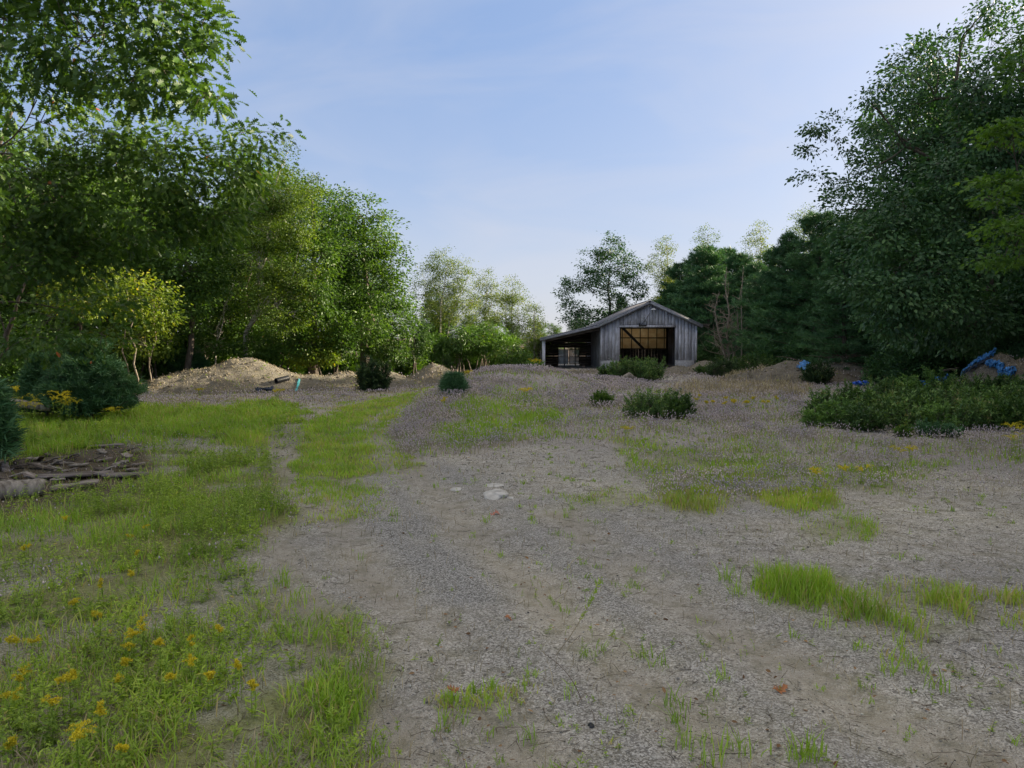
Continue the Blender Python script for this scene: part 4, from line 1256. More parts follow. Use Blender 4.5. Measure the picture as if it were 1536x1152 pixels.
right_spots = [(14.2, 25.5, .5), (19, 24, 1.0), (23, 29, 1.05), (27, 24, 1.1), (17.5, 19, .95), (22, 18, 1.), (13, 12.2, .74), (12.4, 8.0, .58), (15, 4.0, .62), (18, 12, .72), (14.5, -1, .60), (21, 6, .75),
               (26, 14, 1.1), (29, 34, 1.1), (24, 42, .8), (32, 20, 1.15), (16, -6, .6), (10.8, 4.6, .5), (20, 0, .72), (17, 8, .68), (17.5, 3, .68)]
for i, (x, y, s) in enumerate(right_spots):
    copy_thing(protoR, (x, y), fr.random() * 6.28, s, *RG)
for i, (x, y, s) in enumerate([(15, 41, .58), (19, 46, .66), (14.3, 31.5, .50), (25, 37, 1.0), (17.6, 34.2, .6), (22, 51, .72), (17, 56, .52), (13, 60, .48), (14.5, 62, .5), (17.5, 52, .5), (19.5, 60, .6), (9, 62, .4), (28, 46, 1.)]):
    copy_thing(protoP, (x, y), fr.random() * 6.28, s, 'dark pine in the deep shaded forest on the right', 'pines in the right background forest')
for i, (x, y, s) in enumerate([(-7, 66, .44), (-2, 70, .40), (2.5, 74, .38), (7, 78, .40), (-12, 62, .6), (11, 80, .5), (16, 78, .62), (22, 76, .75), (5, 88, .38), (0, 90, .4), (-5, 88, .5), (9.5, 70, .3), (28, 70, .9)]):
    copy_thing((protoL, protoL2)[i % 2], (x, y), fr.random() * 6.28, s, *BG_)

# ------------------------------------------------------------------ shrubs
def shrub(px, pytop, Y, rpx, label, mt='shrub', seed=1, leaf=.06, cr=.14, per=26, tpl=NARROW, name='shrub', group=None, base_py=None, dens=1.1, ryf=.8):
    k = Y / FPX
    zt = P(px, pytop, Y)[2]
    c = P(px, pytop, Y)
    zb = float(ztop(np.array([c[0]]), np.array([c[1]]))[0]) - .03
    h = max(zt - zb, .15)
    rx = rpx * k
    r = np.random.default_rng(seed)
    lob = [((c[0], c[1], zb + h * .52), (rx * .72, rx * .72 * ryf, h * .48), 1.0)]
    for j in range(7):
        a = j * .9 + r.random() * .5
        rr = rx * r.uniform(.28, .42)
        lob.append(((c[0] + cos(a) * rx * .62, c[1] + sin(a) * rx * .62 * ryf, zb + h * r.uniform(.3, .62)), (rr, rr, h * r.uniform(.26, .4)), .9))
    for j in range(6):
        a = j * 1.05 + r.random()
        lob.append(((c[0] + cos(a) * rx * .6, c[1] + sin(a) * rx * .6 * ryf, zb + h * .2), (rx * .38, rx * .38, h * .2), .7))
    o = make_tree(name, label, (c[0], c[1]), (c[0], c[1], zb + h * .7), .012 + .01 * h, lob, mt, leaf=leaf, cr=cr, per=per, tpl=tpl, seed=seed, stems=4, cat='shrub', dens=dens, droop=-.25, shell=.4, group=group, sprig=tpl is NARROW)
    return o


shrub(560, 537, 24, 26, 'round dark shrub on the left sand mounds', 'shrub_dark', 301, leaf=.10, cr=.16, dens=1.6)
shrub(955, 540, 29.3, 46, 'wide green shrub in front of the barn doorway', 'fern', 302, leaf=.10, cr=.18)
shrub(915, 549, 29.8, 20, 'small shrub left of the wide green one, before the barn', 'shrub', 303, leaf=.09, cr=.16)
shrub(978, 587, 15.7, 46, 'broad dark shrub standing in the mauve weeds right of centre', 'fern', 304, leaf=.07, cr=.13)
shrub(1020, 593, 15.4, 22, 'lighter green willowy shrub at the right side of the broad dark one', 'shrub', 305, leaf=.08, cr=.12)
shrub(903, 589, 18.3, 18, 'small bright green shrub in the mauve weeds left of the broad dark one', 'sumac', 306, leaf=.07, cr=.11)
shrub(802, 572, 25, 14, 'rosette-shaped bright green plant on the crest of the weedy rise', 'sumac', 307, leaf=.14, cr=.12, per=14)
shrub(1085, 540, 33, 24, 'dark shrub at the left end of the spreading thicket right of the barn', 'shrub_dark', 308, leaf=.10, cr=.18)
shrub(1125, 534, 35, 38, 'spreading blue-green shrub right of the barn before the pines', 'shrub', 309, leaf=.11, cr=.2)
shrub(1225, 547, 28, 24, 'dark leafy shrub on the flank of the broad grey mound', 'shrub_dark', 310, leaf=.12, cr=.17)
shrub(1058, 551, 36, 16, 'small green bush at the right corner of the barn', 'shrub', 311, leaf=.10, cr=.17)
fern = [(1236, 590, 14.6, 30), (1290, 582, 15.2, 40), (1335, 568, 17.0, 42), (1385, 563, 17.2, 44), (1440, 568, 17.0, 46), (1495, 566, 16.8, 44), (1545, 574, 16.4, 50), (1262, 602, 13.7, 30), (1318, 586, 14.6, 36), (1372, 590, 15.0, 36),
        (1425, 583, 14.6, 40), (1480, 590, 15.0, 38), (1535, 583, 14.4, 46), (1300, 612, 13.2, 28), (1350, 602, 13.5, 30), (1405, 608, 13.4, 30), (1460, 599, 13.5, 34), (1515, 605, 13.3, 36), (1575, 590, 14.0, 55), (1225, 610, 13.8, 20), (1570, 608, 13.2, 40)]
for i, (px, py, Y, rp) in enumerate(fern):
    shrub(px, py + (i * 37 % 11) - 5, Y, rp * (.85 + .3 * (i * 29 % 7) / 6), 'feathery green sweetfern bush in the thicket at right, before the tarp mound', ('fern', 'shrub', 'fern', 'sweetfern_light')[(i * 5) % 4], 320 + i, leaf=.085, cr=.14, per=20, group='sweetfern bushes of the right thicket', name='sweetfern_bush')
shrub(1355, 641, 12.4, 12, 'small fresh green plant at the front edge of the sweetfern thicket', 'sumac', 345, leaf=.05, cr=.08, per=20)
shrub(1392, 634, 12.5, 17, 'soft bright green bush between two smaller ones before the sweetfern thicket', 'needle', 346, leaf=.06, cr=.09, per=30)
shrub(1428, 642, 12.4, 13, 'small green tuft right of the soft bright green bush', 'needle', 347, leaf=.06, cr=.08, per=26)
shrub(668, 530, 33, 7, 'narrow upright green shrub behind the pointed sand mound', 'shrub', 348, leaf=.09, cr=.12)

# understory behind the mounds: many low bushes
us = np.random.default_rng(9)
uproto = shrub(1380, 500, 24.5, 44, 'dark low bush in the forest shade behind the right mounds', 'oak_dark', 350, leaf=.12, cr=.24, per=24, tpl=LEAF6, name='understory_bush', group='understory bushes in the right forest shade')
uprotoL = shrub(420, 530, 29.5, 34, 'leafy low bush in the shade behind the left mounds', 'maple', 351, leaf=.12, cr=.24, per=24, tpl=LEAF6, name='understory_bush', group='understory bushes behind the left mounds')
for (px, Y, s) in [(1066, 49, 1.0), (1085, 52, 1.1), (1050, 60, 1.1), (1150, 37, .9), (1200, 36, 1.), (1260, 35, 1.), (1320, 34, 1.), (1380, 31, 1.2), (1440, 27, 1.1), (1500, 25, 1.1), (1560, 22, 1.1), (1430, 33, 1.3), (1500, 30, 1.3), (1330, 27, .8), (1600, 28, 1.3), (1240, 43, 1.2), (1180, 45, 1.2)]:
    b = P(px, 540, Y)
    c = copy_thing(uproto, (b[0], b[1]), us.random() * 6.28, s, uproto['label'], uproto['group'])
for (px, Y, s) in [(230, 27, 1.), (170, 24, .9), (100, 21, .9), (40, 20, 1.), (330, 29, 1.), (380, 31, 1.), (470, 31, .9), (520, 31, .9), (560, 33, 1.), (610, 35, 1.), (640, 40, 1.1), (300, 33, 1.3), (200, 30, 1.3), (120, 27, 1.2), (0, 25, 1.2),
                   (700, 44, .9), (740, 45, .9), (775, 50, 1.), (800, 56, 1.1), (590, 38, 1.1), (-40, 22, 1.2), (680, 52, 1.2), (730, 56, 1.2)]:
    b = P(px, 540, Y)
    copy_thing(uprotoL, (b[0], b[1]), us.random() * 6.28, s, uprotoL['label'], uprotoL['group'])


# ------------------------------------------------------------------ barn
def build_barn():
    YF, YB = 44.0, 52.0
    X = lambda px, Y=YF: P(px, 540, Y)[0]
    Zp = lambda py, Y=YF: P(768, py, Y)[2]
    xl, xr = X(901), X(1044.5)
    dl, dr = X(929.5), X(1012)
    ridge = X(972.5)
    z_r, z_e = Zp(453.5), Zp(487)
    slope = (z_r - z_e) / (ridge - xl)
    root = empty('barn', ((xl + xr) / 2, YF, 0), 'weathered grey board barn with a wide open doorway and a dark open lean-to', 'barn')
    O = np.array([(xl + xr) / 2, YF, 0])

    def bld(mb, name, mat, parent=None, **k):
        for i in range(len(mb.V)):
            mb.V[i] = mb.V[i] - O
        return mb.build(name, M[mat], parent or root, **k)
    zroof = lambda x: z_r - slope * abs(x - ridge)
    zf = Zp(540.3)                      # top of the block foundation
    zd = Zp(490.5)                      # doorway head
    br = np.random.default_rng(4)

    def boards(mb, x0, x1, zb, ztf, y, th=.025, wid=.19):
        x = x0
        while x < x1 - .01:
            w_ = min(wid * br.uniform(.8, 1.25), x1 - x)
            if x1 - (x + w_) < .06: w_ = x1 - x
            a, b = x + .005, x + w_ - .005
            yy = y + br.uniform(-.009, .006)
            za, zb_ = ztf(a) - .03, ztf(b) - .03
            z0 = zb + br.uniform(-.012, .012)
            v = [(a, yy, z0), (b, yy, z0), (b, yy, zb_), (a, yy, za), (a, yy + th, z0), (b, yy + th, z0), (b, yy + th, zb_), (a, yy + th, za)]
            mid = (a + b) / 2
            if a < ridge < b:   # peak board
                v[2] = (b, yy, ztf(b) - .03)
            mb.add(v, np.array([(0, 1, 2, 3), (5, 4, 7, 6), (0, 4, 5, 1), (1, 5, 6, 2), (2, 6, 7, 3), (3, 7, 4, 0)]), br.random())
            x += w_
    mb = MB()
    boards(mb, xl, dl, zf, zroof, YF)
    boards(mb, dr, xr, zf, zroof, YF)
    boards(mb, dl, dr, zd, zroof, YF)
    bld(mb, 'front_wall', 'board')
    # corner and door trim
    mb = MB()
    mb.box(xl - .02, xl + .10, YF - .035, YF - .012, zf, zroof(xl) - .05, .7)
    bld(mb, 'corner_trim', 'board'); mb = MB()
    mb.box(xr - .10, xr + .02, YF - .035, YF - .012, zf, zroof(xr) - .05, .8)
    bld(mb, 'corner_trim', 'board')
    mb = MB()
    mb.box(dl - .05, dr + .05, YF - .03, YF - .012, zd - .02, zd + .10, .85)
    bld(mb, 'door_header', 'board')
    for (a, b) in ((xl, dl - .03), (dr + .05, xr - .12)):
        mb = MB(); mb.box(a, b, YF + .0, YF + .25, -.3, zf - .01)
        # course line
        bld(mb, 'foundation_block', 'concrete')
    # side and rear walls
    def side(x, name, y0=YF + .04, y1=YB, z0=-.1):
        mb = MB(); y = y0
        while y < y1:
            w_ = br.uniform(.17, .24); mb.box(x - .012, x + .012, y, min(y + w_ - .006, y1), z0, zroof(x) - .06, br.random()); y += w_
        return bld(mb, name, 'board')
    side(xr - .015, 'right_side_wall'); side(xl + .015, 'left_side_wall')
    # rear wall with its opening for the panelled window
    pxl, pxr = P(931, 540, YB)[0], P(999, 540, YB)[0]
    pz0, pz1 = P(768, 523.5, YB)[2], P(768, 492, YB)[2]
    mb = MB()
    boards(mb, xl, pxl, -.1, zroof, YB, .03, .22)
    boards(mb, pxr, xr, -.1, zroof, YB, .03, .22)
    boards(mb, pxl, pxr, pz1, zroof, YB, .03, .22)
    boards(mb, pxl, pxr, -.1, lambda x: pz0 + .03, YB, .03, .22)
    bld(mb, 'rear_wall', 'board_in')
    # panelled rear window
    fr_ = MB()
    W = pxr - pxl
    for k in range(7):
        x = pxl + W * [0.03, .235, .425, .60, .79, .955, 1.0][k]
        fr_.box(x - .025, x + .025, YB - .05, YB - .005, pz0, pz1, .4)
    hh = (pz1 - pz0)
    for z in (pz0 + .02, pz0 + hh * .53, pz1 - .02):
        fr_.box(pxl - .03, pxr + .03, YB - .075, YB - .052, z - .035, z + .035, .4)
    win = bld(fr_, 'panelled_window', 'timber')
    pm = MB(); pm.box(pxl, pxr, YB + .002, YB + .012, pz0, pz1)
    bld(pm, 'translucent_pane', 'panel', win)
    # diagonal track rail and interior posts
    mb = MB(); mb.beam(P(933, 491, YF + .7), P(966, 524, YF + 2.0), .09, .13, .4); bld(mb, 'diagonal_rail', 'iron')
    mb = MB()
    mb.box(pxl - .1, pxr + .9, YF + .12, YF + .28, zd + .02, zd + .2, .3)
    bld(mb, 'lintel', 'timber')
    # lamp over the door and small hoist
    lamp = MB()
    lx, lz = X(978), Zp(464.5)
    a = np.arange(16) * 2 * pi / 16
    prof = [(.02, .07), (.05, .065), (.12, .03), (.17, -.02), (.155, -.02), (.1, .015), (.02, .04)]
    V = np.array([[(lx + r_ * cos(t), YF - .28 + r_ * sin(t), lz + z_) for t in a] for r_, z_ in prof]).reshape(-1, 3)
    i = np.arange(6)[:, None] * 16; k = np.arange(16)[None]; k2 = (k + 1) % 16
    lamp.add(V, np.stack([i + k, i + k2, i + k2 + 16, i + k + 16], -1).reshape(-1, 4))
    lo = bld(lamp, 'lamp_shade', 'lamp_white', smooth=True)
    mb = MB(); tubes(mb, [(lx, YF - .28, lz + .05)], [(lx - .07, YF - .01, lz + .22)], [(lx, YF - .26, lz + .24)], .012, .012, 6, 6)
    bld(mb, 'lamp_bracket', 'iron', lo)
    mb = MB(); mb.box(X(971), X(974), YF - .06, YF - .012, Zp(459.5), Zp(457)); bld(mb, 'sensor_box', 'frame_white')
    mb = MB()
    hx, hz = X(968), Zp(488)
    mb.box(hx - .42, hx + .03, YF - .12, YF - .02, hz - .06, hz + .03)
    mb.box(hx - .42, hx - .34, YF - .13, YF - .02, hz + .03, hz + .12)
    tubes(mb, [(hx - .3, YF - .07, hz + .02), (hx + .05, YF - .07, hz + .02)], [(X(973.5), YF - .04, Zp(470)), (hx - .05, YF - .05, hz + .33)], [(hx - .05, YF - .06, hz + .25), (hx + .02, YF - .06, hz + .22)], .014, .01, 5, 5)
    bld(mb, 'hoist', 'iron')
    # roof: two slabs and the lean-to slab, with edge boards
    def slab(mb, xa, za, xb, zb, y0, y1, th, tint=.5):
        d = np.array([xb - xa, zb - za]); d = d / np.linalg.norm(d); n_ = np.array([-d[1], d[0]])
        if n_[1] < 0: n_ = -n_
        q = [(xa, za), (xb, zb), (xb + n_[0] * th, zb + n_[1] * th), (xa + n_[0] * th, za + n_[1] * th)]
        v = [(p[0], y0, p[1]) for p in q] + [(p[0], y1, p[1]) for p in q]
        mb.add(v, np.array([(3, 2, 1, 0), (4, 5, 6, 7), (0, 1, 5, 4), (1, 2, 6, 5), (2, 3, 7, 6), (3, 0, 4, 7)]), tint)
    xre = X(1050); zre = zroof(xre)
    xbr, zbr = X(897), zroof(X(897))
    xle, zle = X(810.5), Zp(509.5)
    rm = MB()
    slab(rm, xbr, zbr, ridge - .03, z_r, YF - .30, YB + .25, .07)
    slab(rm, ridge + .03, z_r, xre, zre, YF - .30, YB + .25, .07)
    slab(rm, xle, zle, xbr - .02, zbr, YF - .30, YB + .25, .07)
    rm.box(ridge - .10, ridge + .10, YF - .31, YB + .25, z_r + .05, z_r + .11)
    rf = bld(rm, 'roof', 'roof')
    fm = MB()
    slab(fm, xbr, zbr - .09, ridge, z_r - .09, YF - .335, YF - .303, .15)
    slab(fm, ridge, z_r - .09, xre + .02, zre - .09, YF - .337, YF - .305, .15)
    slab(fm, xle - .02, zle - .07, xbr, zbr - .09, YF - .333, YF - .301, .14)
    bld(fm, 'rake_board', 'fascia', rf)
    fm = MB()
    slab(fm, xbr, zbr + .075, ridge, z_r + .075, YF - .36, YF - .25, .035)
    slab(fm, ridge, z_r + .075, xre + .04, zre + .075, YF - .362, YF - .25, .035)
    slab(fm, xle - .04, zle + .075, xbr, zbr + .075, YF - .358, YF - .25, .035)
    bld(fm, 'drip_edge', 'fascia', rf)
    # rafters of the main roof
    mb = MB()
    for y in np.arange(YF + .6, YB - .2, 1.2):
        mb.beam((xl + .1, y, zroof(xl + .1) - .12), (ridge, y, z_r - .12), .05, .14, .3)
        mb.beam((xr - .1, y, zroof(xr - .1) - .12), (ridge + .03, y, z_r - .12), .05, .14, .3)
        mb.beam((xbr - .1, y, zbr - .13), (xle + .15, y, zle - .09), .05, .13, .3)
    bld(mb, 'rafters', 'timber')
    # lean-to: post, side wall, slatted rear wall, windows
    xp = X(815.5)
    mb = MB(); mb.box(xp - .09, xp + .09, YF - .02, YF + .16, -.2, zle + .01, .8); bld(mb, 'lean_to_post', 'board')
    mb = MB(); mb.beam((xp - .09, YF + .05, zle - .09), (xbr + .05, YF + .05, zbr - .16), .06, .18, .3); bld(mb, 'lean_to_beam', 'timber')
    YL = YF + 5.5
    zl = lambda x: zle + (zbr - zle) * (x - xle) / (xbr - xle)
    mb = MB(); z = 0
    while z < zle - .1:
        mb.box(xp - .03, xp - .005, YF + .17, YL, z, z + .17, br.random()); z += .176
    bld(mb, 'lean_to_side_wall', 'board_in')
    xa, xb = P(816, 540, YL)[0] - .6, xl + .0
    w0, w1, wz0, wz1 = P(837.5, 540, YL)[0], P(869, 540, YL)[0], P(768, 546, YL)[2], P(768, 524, YL)[2]
    mb = MB(); z = -.05
    while z < zbr + .3:
        h_ = br.uniform(.14, .19)
        gap = .003 if br.random() < .72 else .02
        z2 = z + h_
        for (p, q) in ([(xa, xb)] if (z2 < wz0 or z > wz1) else [(xa, w0), (w1, xb)]):
            # keep under the roof
            pp = p
            if zl(max(p, xle)) < z2 + .05:
                pp = xle + (z2 + .05 - zle) / (zbr - zle) * (xbr - xle)
            if pp < q - .05:
                mb.box(pp, q, YL, YL + .025, z, z2, br.random())
        z = z2 + gap
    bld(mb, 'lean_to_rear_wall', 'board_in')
    slab(mb := MB(), xle + .15, zl(xle + .15) - .62, xb, zl(xb) - .62, YL + .03, YL + .06, .60, .3)
    bld(mb, 'upper_sheathing', 'timber')
    mid = P(853, 540, YL)[0]
    for k, (a, b, g) in enumerate(((w0, mid - .03, 'glass_frost'), (mid + .03, w1, 'glass'))):
        f = MB()
        f.box(a, a + .035, YL - .03, YL + .03, wz0, wz1); f.box(b - .035, b, YL - .03, YL + .03, wz0, wz1)
        zm = (wz0 + wz1) / 2
        for z in (wz0 + .0175, zm, wz1 - .0175):
            f.box(a + .035, b - .035, YL - .032, YL + .028, z - .018, z + .018)
        fo = bld(f, 'window', 'frame_white' if k == 0 else 'timber')
        p = MB(); p.box(a + .02, b - .02, YL - .004, YL + .004, wz0 + .01, wz1 - .01)
        bld(p, 'pane', g, fo)
    # battens crossing the slats
    mb = MB()
    for x in np.linspace(xa + .5, xb - .3, 5):
        mb.box(x - .04, x + .04, YL + .03, YL + .1, -.05, min(zl(x) - .15, zbr), .2)
    bld(mb, 'studs', 'timber')
    return root


build_barn()


# ------------------------------------------------------------------ ground cover scatter
def cand(n, y0=1.9, y1=48, seed=0, p=1.0, wx=.80, pad=.6):
    r = np.random.default_rng(seed)
    y = y0 * (y1 / y0) ** (r.random(n) ** p)
    x = r.uniform(-1, 1, n) * (wx * y + pad)
    return x, y, r


def blades(mb, x, y, h, wd, lean, tint, r, z=None):
    n = len(x)
    if z is None: z = ztop(x, y)
    a = r.random(n) * 2 * pi
    d = np.stack([np.cos(a), np.sin(a), np.zeros(n)], 1)
    s = np.stack([-np.sin(a + r.normal(0, .6, n)), np.cos(a), np.zeros(n)], 1)
    s = nrm(s)
    b = np.stack([x, y, z - .004], 1)
    L = np.broadcast_to(lean, (n,)) * r.uniform(.3, 1.4, n)
    h = np.broadcast_to(h, (n,)); wd = np.broadcast_to(wd, (n,))
    V = np.zeros((n, 7, 3))
    for k, (t_, ww) in enumerate(((0, .8), (.38, 1.), (.72, .7))):
        c = b + d * (L * h * t_ ** 2)[:, None] + np.array([0, 0, 1.]) * (h * (t_ - .25 * L * t_ ** 2))[:, None]
        V[:, 2 * k] = c - s * (wd * ww / 2)[:, None]
        V[:, 2 * k + 1] = c + s * (wd * ww / 2)[:, None]
    V[:, 6] = b + d * (L * h)[:, None] + np.array([0, 0, 1.]) * (h * (1 - .25 * L))[:, None]
    o = (np.arange(n) * 7)[:, None]
    Q = np.concatenate([o + np.array([0, 1, 3, 2]), o + np.array([2, 3, 5, 4])])
    T = o + np.array([4, 5, 6])
    mb.add(V.reshape(-1, 3), [Q, T], np.repeat(np.clip(tint, 0, 1), 7))


def dscale(y, ref=7.0):
    return np.maximum(1, y / ref)


def grass_layer():
    # lawns and bands of grass: (zone, share, height, lean, tint)
    mb = MB()
    x, y, r = cand(900000, 2.0, 34, 1)
    z_ = {k: zone(k, x, y) for k in ('greenband', 'track', 'meadow', 'meadowdense', 'hummockgreen', 'mixed', 'bright1', 'bright2', 'bright3', 'bright4', 'lav', 'tuftL', 'tuft1', 'tuft2', 'tuft3', 'tuft4', 'tuftC', 'rutFar', 'rutL', 'dryleft', 'debris', 'tracktail')}
    for k in z_:
        if k[:4] == 'tuft' or k[:6] == 'bright': z_[k] = zone(k, x, y, .45, .55)
    cl = fbm(x, y, .35, 3, 41); cl2 = fbm(x, y, 1.4, 2, 43)
    lr_ = path_d(x, y, LAWN_RUTS)
    rut = np.clip(np.max([z_['rutFar'] * .8, z_['rutL'] * .85, .85 * np.exp(-(lr_ / .26) ** 2)], axis=0), 0, 1)
    spec = [('greenband', .60, .16, .5, .68), ('track', 1.25, .075, .5, .72), ('tracktail', .30, .05, .6, .72), ('meadow', .075, .09, .7, .66), ('meadowdense', .13, .11, .6, .62), ('hummockgreen', .34, .13, .5, .55),
            ('mixed', .17, .09, .5, .62), ('bright1', .6, .10, .4, .74), ('bright2', .8, .09, .35, .80), ('bright3', .40, .07, .45, .74), ('bright4', .30, .05, .5, .66), ('lav', .045, .12, .6, .62), ('tuftL', .22, .08, .6, .62),
            ('tuft1', .70, .145, .42, .62), ('tuft2', .42, .12, .5, .68), ('tuft3', .22, .10, .55, .68), ('tuft4', .25, .10, .55, .72), ('tuftC', .30, .05, .6, .75), ('dryleft', .12, .06, .5, .85)]
    h = np.zeros(len(x)); pr = np.zeros(len(x)); tn = np.zeros(len(x)); ln = np.zeros(len(x))
    for k, sh, hh, le, ti in spec:
        m_ = z_[k] * sh
        better = m_ > pr
        pr = np.where(better, m_, pr); h = np.where(better, hh * (.35 + .65 * z_[k]), h); tn = np.where(better, ti, tn); ln = np.where(better, le, ln)
    clump = sstep(.38, .6, cl)
    dense = (z_['greenband'] > .5) | (z_['track'] > .5) | (z_['tuft1'] > .5) | (z_['bright2'] > .5) | (z_['bright1'] > .5)
    pr = pr * np.where(dense, .45 + .75 * clump, .15 + 1.5 * clump) * (1 - rut) * (1 - .85 * z_['debris'])
    keep = r.random(len(x)) < pr
    x, y, h, tn, ln, cl, cl2 = (a[keep] for a in (x, y, h, tn, ln, cl, cl2))
    n = len(x)
    h = h * r.uniform(.5, 1.35, n) * (.65 + .7 * cl)
    tint = tn + r.normal(0, .10, n) + .35 * (cl2 - .5) + np.where(r.random(n) < .12, .38, 0)
    blades(mb, x, y, h, .0055 * dscale(y, 6) * r.uniform(.7, 1.4, n), ln, tint, r)
    tag(mb.build('grass', M['grass']), 'green grass growing in patches across the clearing', 'grass', kind='stuff')
    print('grass', n)
    # straw and dry stalks
    mb = MB()
    x, y, r = cand(420000, 2.0, 40, 2)
    z1 = zone('straw', x, y); z2 = zone('dryleft', x, y); z3 = zone('lav', x, y); z4 = zone('meadow', x, y)
    zt = ztop(x, y); onm = (zt > H(x, y) + .01)
    cl = fbm(x, y, .5, 3, 45)
    pr = np.max([.85 * z1, .40 * z2, .10 * z3, .09 * z4, .75 * onm, .018 + 0 * x, .12 * sstep(10, 16, y)], axis=0) * (.3 + 1.3 * sstep(.4, .6, cl))
    keep = r.random(len(x)) < pr
    x, y, z1, onm, zt = (a[keep] for a in (x, y, z1, onm, zt))
    n = len(x)
    h = np.where(z1 > .5, .24, np.where(onm, .07, .09)) * r.uniform(.4, 1.3, n)
    blades(mb, x, y, h, .0035 * dscale(y, 5) * r.uniform(.7, 1.3, n), .8, r.uniform(0, 1, n) * np.where(z1 > .5, 1, .7), r, zt)
    tag(mb.build('dry_grass', M['straw']), 'dry straw-coloured grass thinly scattered and thick before the mounds', 'dry grass', kind='stuff')
    print('straw', n)


grass_layer()


def tuft_layer():
    """separate small grass tufts rooted in the gravel"""
    mb = MB()
    x, y, r = cand(2600, 2.3, 22, 5)
    bare = 1 - np.max([zone(k, x, y) for k in ('greenband', 'track', 'meadowdense')], axis=0)
    right = sstep(.48, .62, fbm(x, y, 1.1, 3, 55)) * .8 + .10
    keep = r.random(len(x)) < bare * right
    x, y = x[keep], y[keep]
    hand = [(1090, 870, .13, 26), (1105, 892, .12, 24), (1140, 858, .12, 20), (1155, 905, .08, 16), (1215, 915, .09, 16), (1290, 975, .09, 14), (1340, 1012, .11, 22), (1375, 1005, .11, 22), (1405, 1035, .12, 16), (1235, 940, .10, 14), (1290, 970, .05, 10),
            (970, 985, .08, 18), (990, 1000, .07, 14), (1010, 1060, .09, 18), (1015, 1085, .08, 20), (1080, 1020, .08, 20), (1055, 990, .05, 10), (1025, 1120, .10, 20), (1115, 1130, .09, 20), (880, 985, .08, 22), (905, 975, .06, 14),
            (735, 1030, .06, 26), (710, 1038, .06, 22), (795, 1018, .06, 16), (675, 1052, .05, 24), (480, 1030, .10, 60), (505, 1050, .10, 60), (520, 1085, .08, 40), (450, 900, .12, 20), (425, 880, .14, 26), (1210, 1140, .10, 60), (560, 1130, .09, 26), (1070, 1148, .12, 20), (590, 775, .10, 14), (500, 770, .12, 14), (440, 960, .10, 24)]
    hx = np.array([G(p[0], p[1])[:2] for p in hand])
    X = np.concatenate([x, hx[:, 0]]); Y = np.concatenate([y, hx[:, 1]])
    Hh = np.concatenate([r.uniform(.02, .07, len(x)), [p[2] for p in hand]])
    K = np.concatenate([r.integers(6, 16, len(x)), [p[3] for p in hand]]).astype(int)
    idx = np.repeat(np.arange(len(X)), K)
    n = len(idx)
    sp = .012 + .25 * Hh[idx] * np.where(K[idx] > 30, 1.6, .6)
    xx = X[idx] + r.normal(0, 1, n) * sp; yy = Y[idx] + r.normal(0, 1, n) * sp
    tint = .55 + r.normal(0, .12, n) + r.normal(0, .12, len(X))[idx]
    blades(mb, xx, yy, Hh[idx] * r.uniform(.5, 1.25, n), .0048 * dscale(yy, 6) * r.uniform(.8, 1.3, n), .7, tint, r)
    tag(mb.build('grass_tufts', M['grass']), 'small green grass tufts rooted in the gravel', 'grass', kind='stuff')


tuft_layer()


def weed_layer():
    lm, sm = MB(), MB()
    x, y, r = cand(85000, 2.0, 30, 6)
    zz = {k: zone(k, x, y) for k in ('meadow', 'meadowdense', 'greenband', 'hummockgreen', 'mixed', 'lav', 'tuftL', 'debris', 'track')}
    cl = fbm(x, y, .45, 3, 65)
    pr = np.max([.34 * zz['meadow'], 1.0 * zz['meadowdense'], .8 * zz['greenband'], .5 * zz['hummockgreen'], .38 * zz['mixed'], .24 * zz['lav'], .5 * zz['tuftL'], .035 + 0 * x], axis=0)
    near = 1 - .45 * sstep(7.5, 4.5, y) if False else 1 - .45 * (1 - sstep(4.5, 8.0, y))
    pr = pr * near * (.06 + 1.5 * sstep(.44, .64, cl)) * (1 - .9 * zz['debris']) * (1 - .8 * zz['track'])
    keep = r.random(len(x)) < pr
    x, y = x[keep], y[keep]; md = zz['meadowdense'][keep]; mw = np.maximum(zz['meadow'], zz['greenband'])[keep]
    n = len(x)
    ht = r.uniform(.04, .13, n) * (1 + 1.0 * md) * (.5 + .7 * mw + .0)
    zb = ztop(x, y)
    k = r.integers(9, 20, n)
    idx = np.repeat(np.arange(n), k)
    m = len(idx)
    t_ = r.random(m)
    a = r.random(m) * 2 * pi
    leanv = r.normal(size=(n, 2)) * .3
    pos = np.stack([x[idx] + leanv[idx, 0] * ht[idx] * t_, y[idx] + leanv[idx, 1] * ht[idx] * t_, zb[idx] + ht[idx] * t_], 1)
    d = np.stack([np.cos(a), np.sin(a), r.uniform(-.1, .7, m)], 1)
    nor = np.array([0, 0, 1.]) + r.normal(size=(m, 3)) * .35
    ds = dscale(y, 6.5)[idx]
    size = ((.015 + .017 * r.random(n)) * (.6 + .65 * np.clip(mw + md, 0, 1)))[idx] * (1.25 - .6 * t_) * ds * r.uniform(.8, 1.3, m)
    tint = np.clip((.42 + r.normal(0, .14, n))[idx] + .2 * t_ + r.normal(0, .08, m), 0, 1)
    put_leaves(lm, pos, d, nor, size, tint, NARROW)
    top = np.stack([x + leanv[:, 0] * ht, y + leanv[:, 1] * ht, zb + ht], 1)
    tubes(lm, np.stack([x, y, zb - .005], 1), top, np.stack([x, y, zb + ht * .5], 1), .0014 * dscale(y), .0008 * dscale(y), 2, 3, tint=np.full(n, .3))
    tag(lm.build('low_weeds', M['weed']), 'low leafy green weeds covering the left side and scattered patches', 'weeds', kind='stuff')
    print('weeds', n, m)


weed_layer()


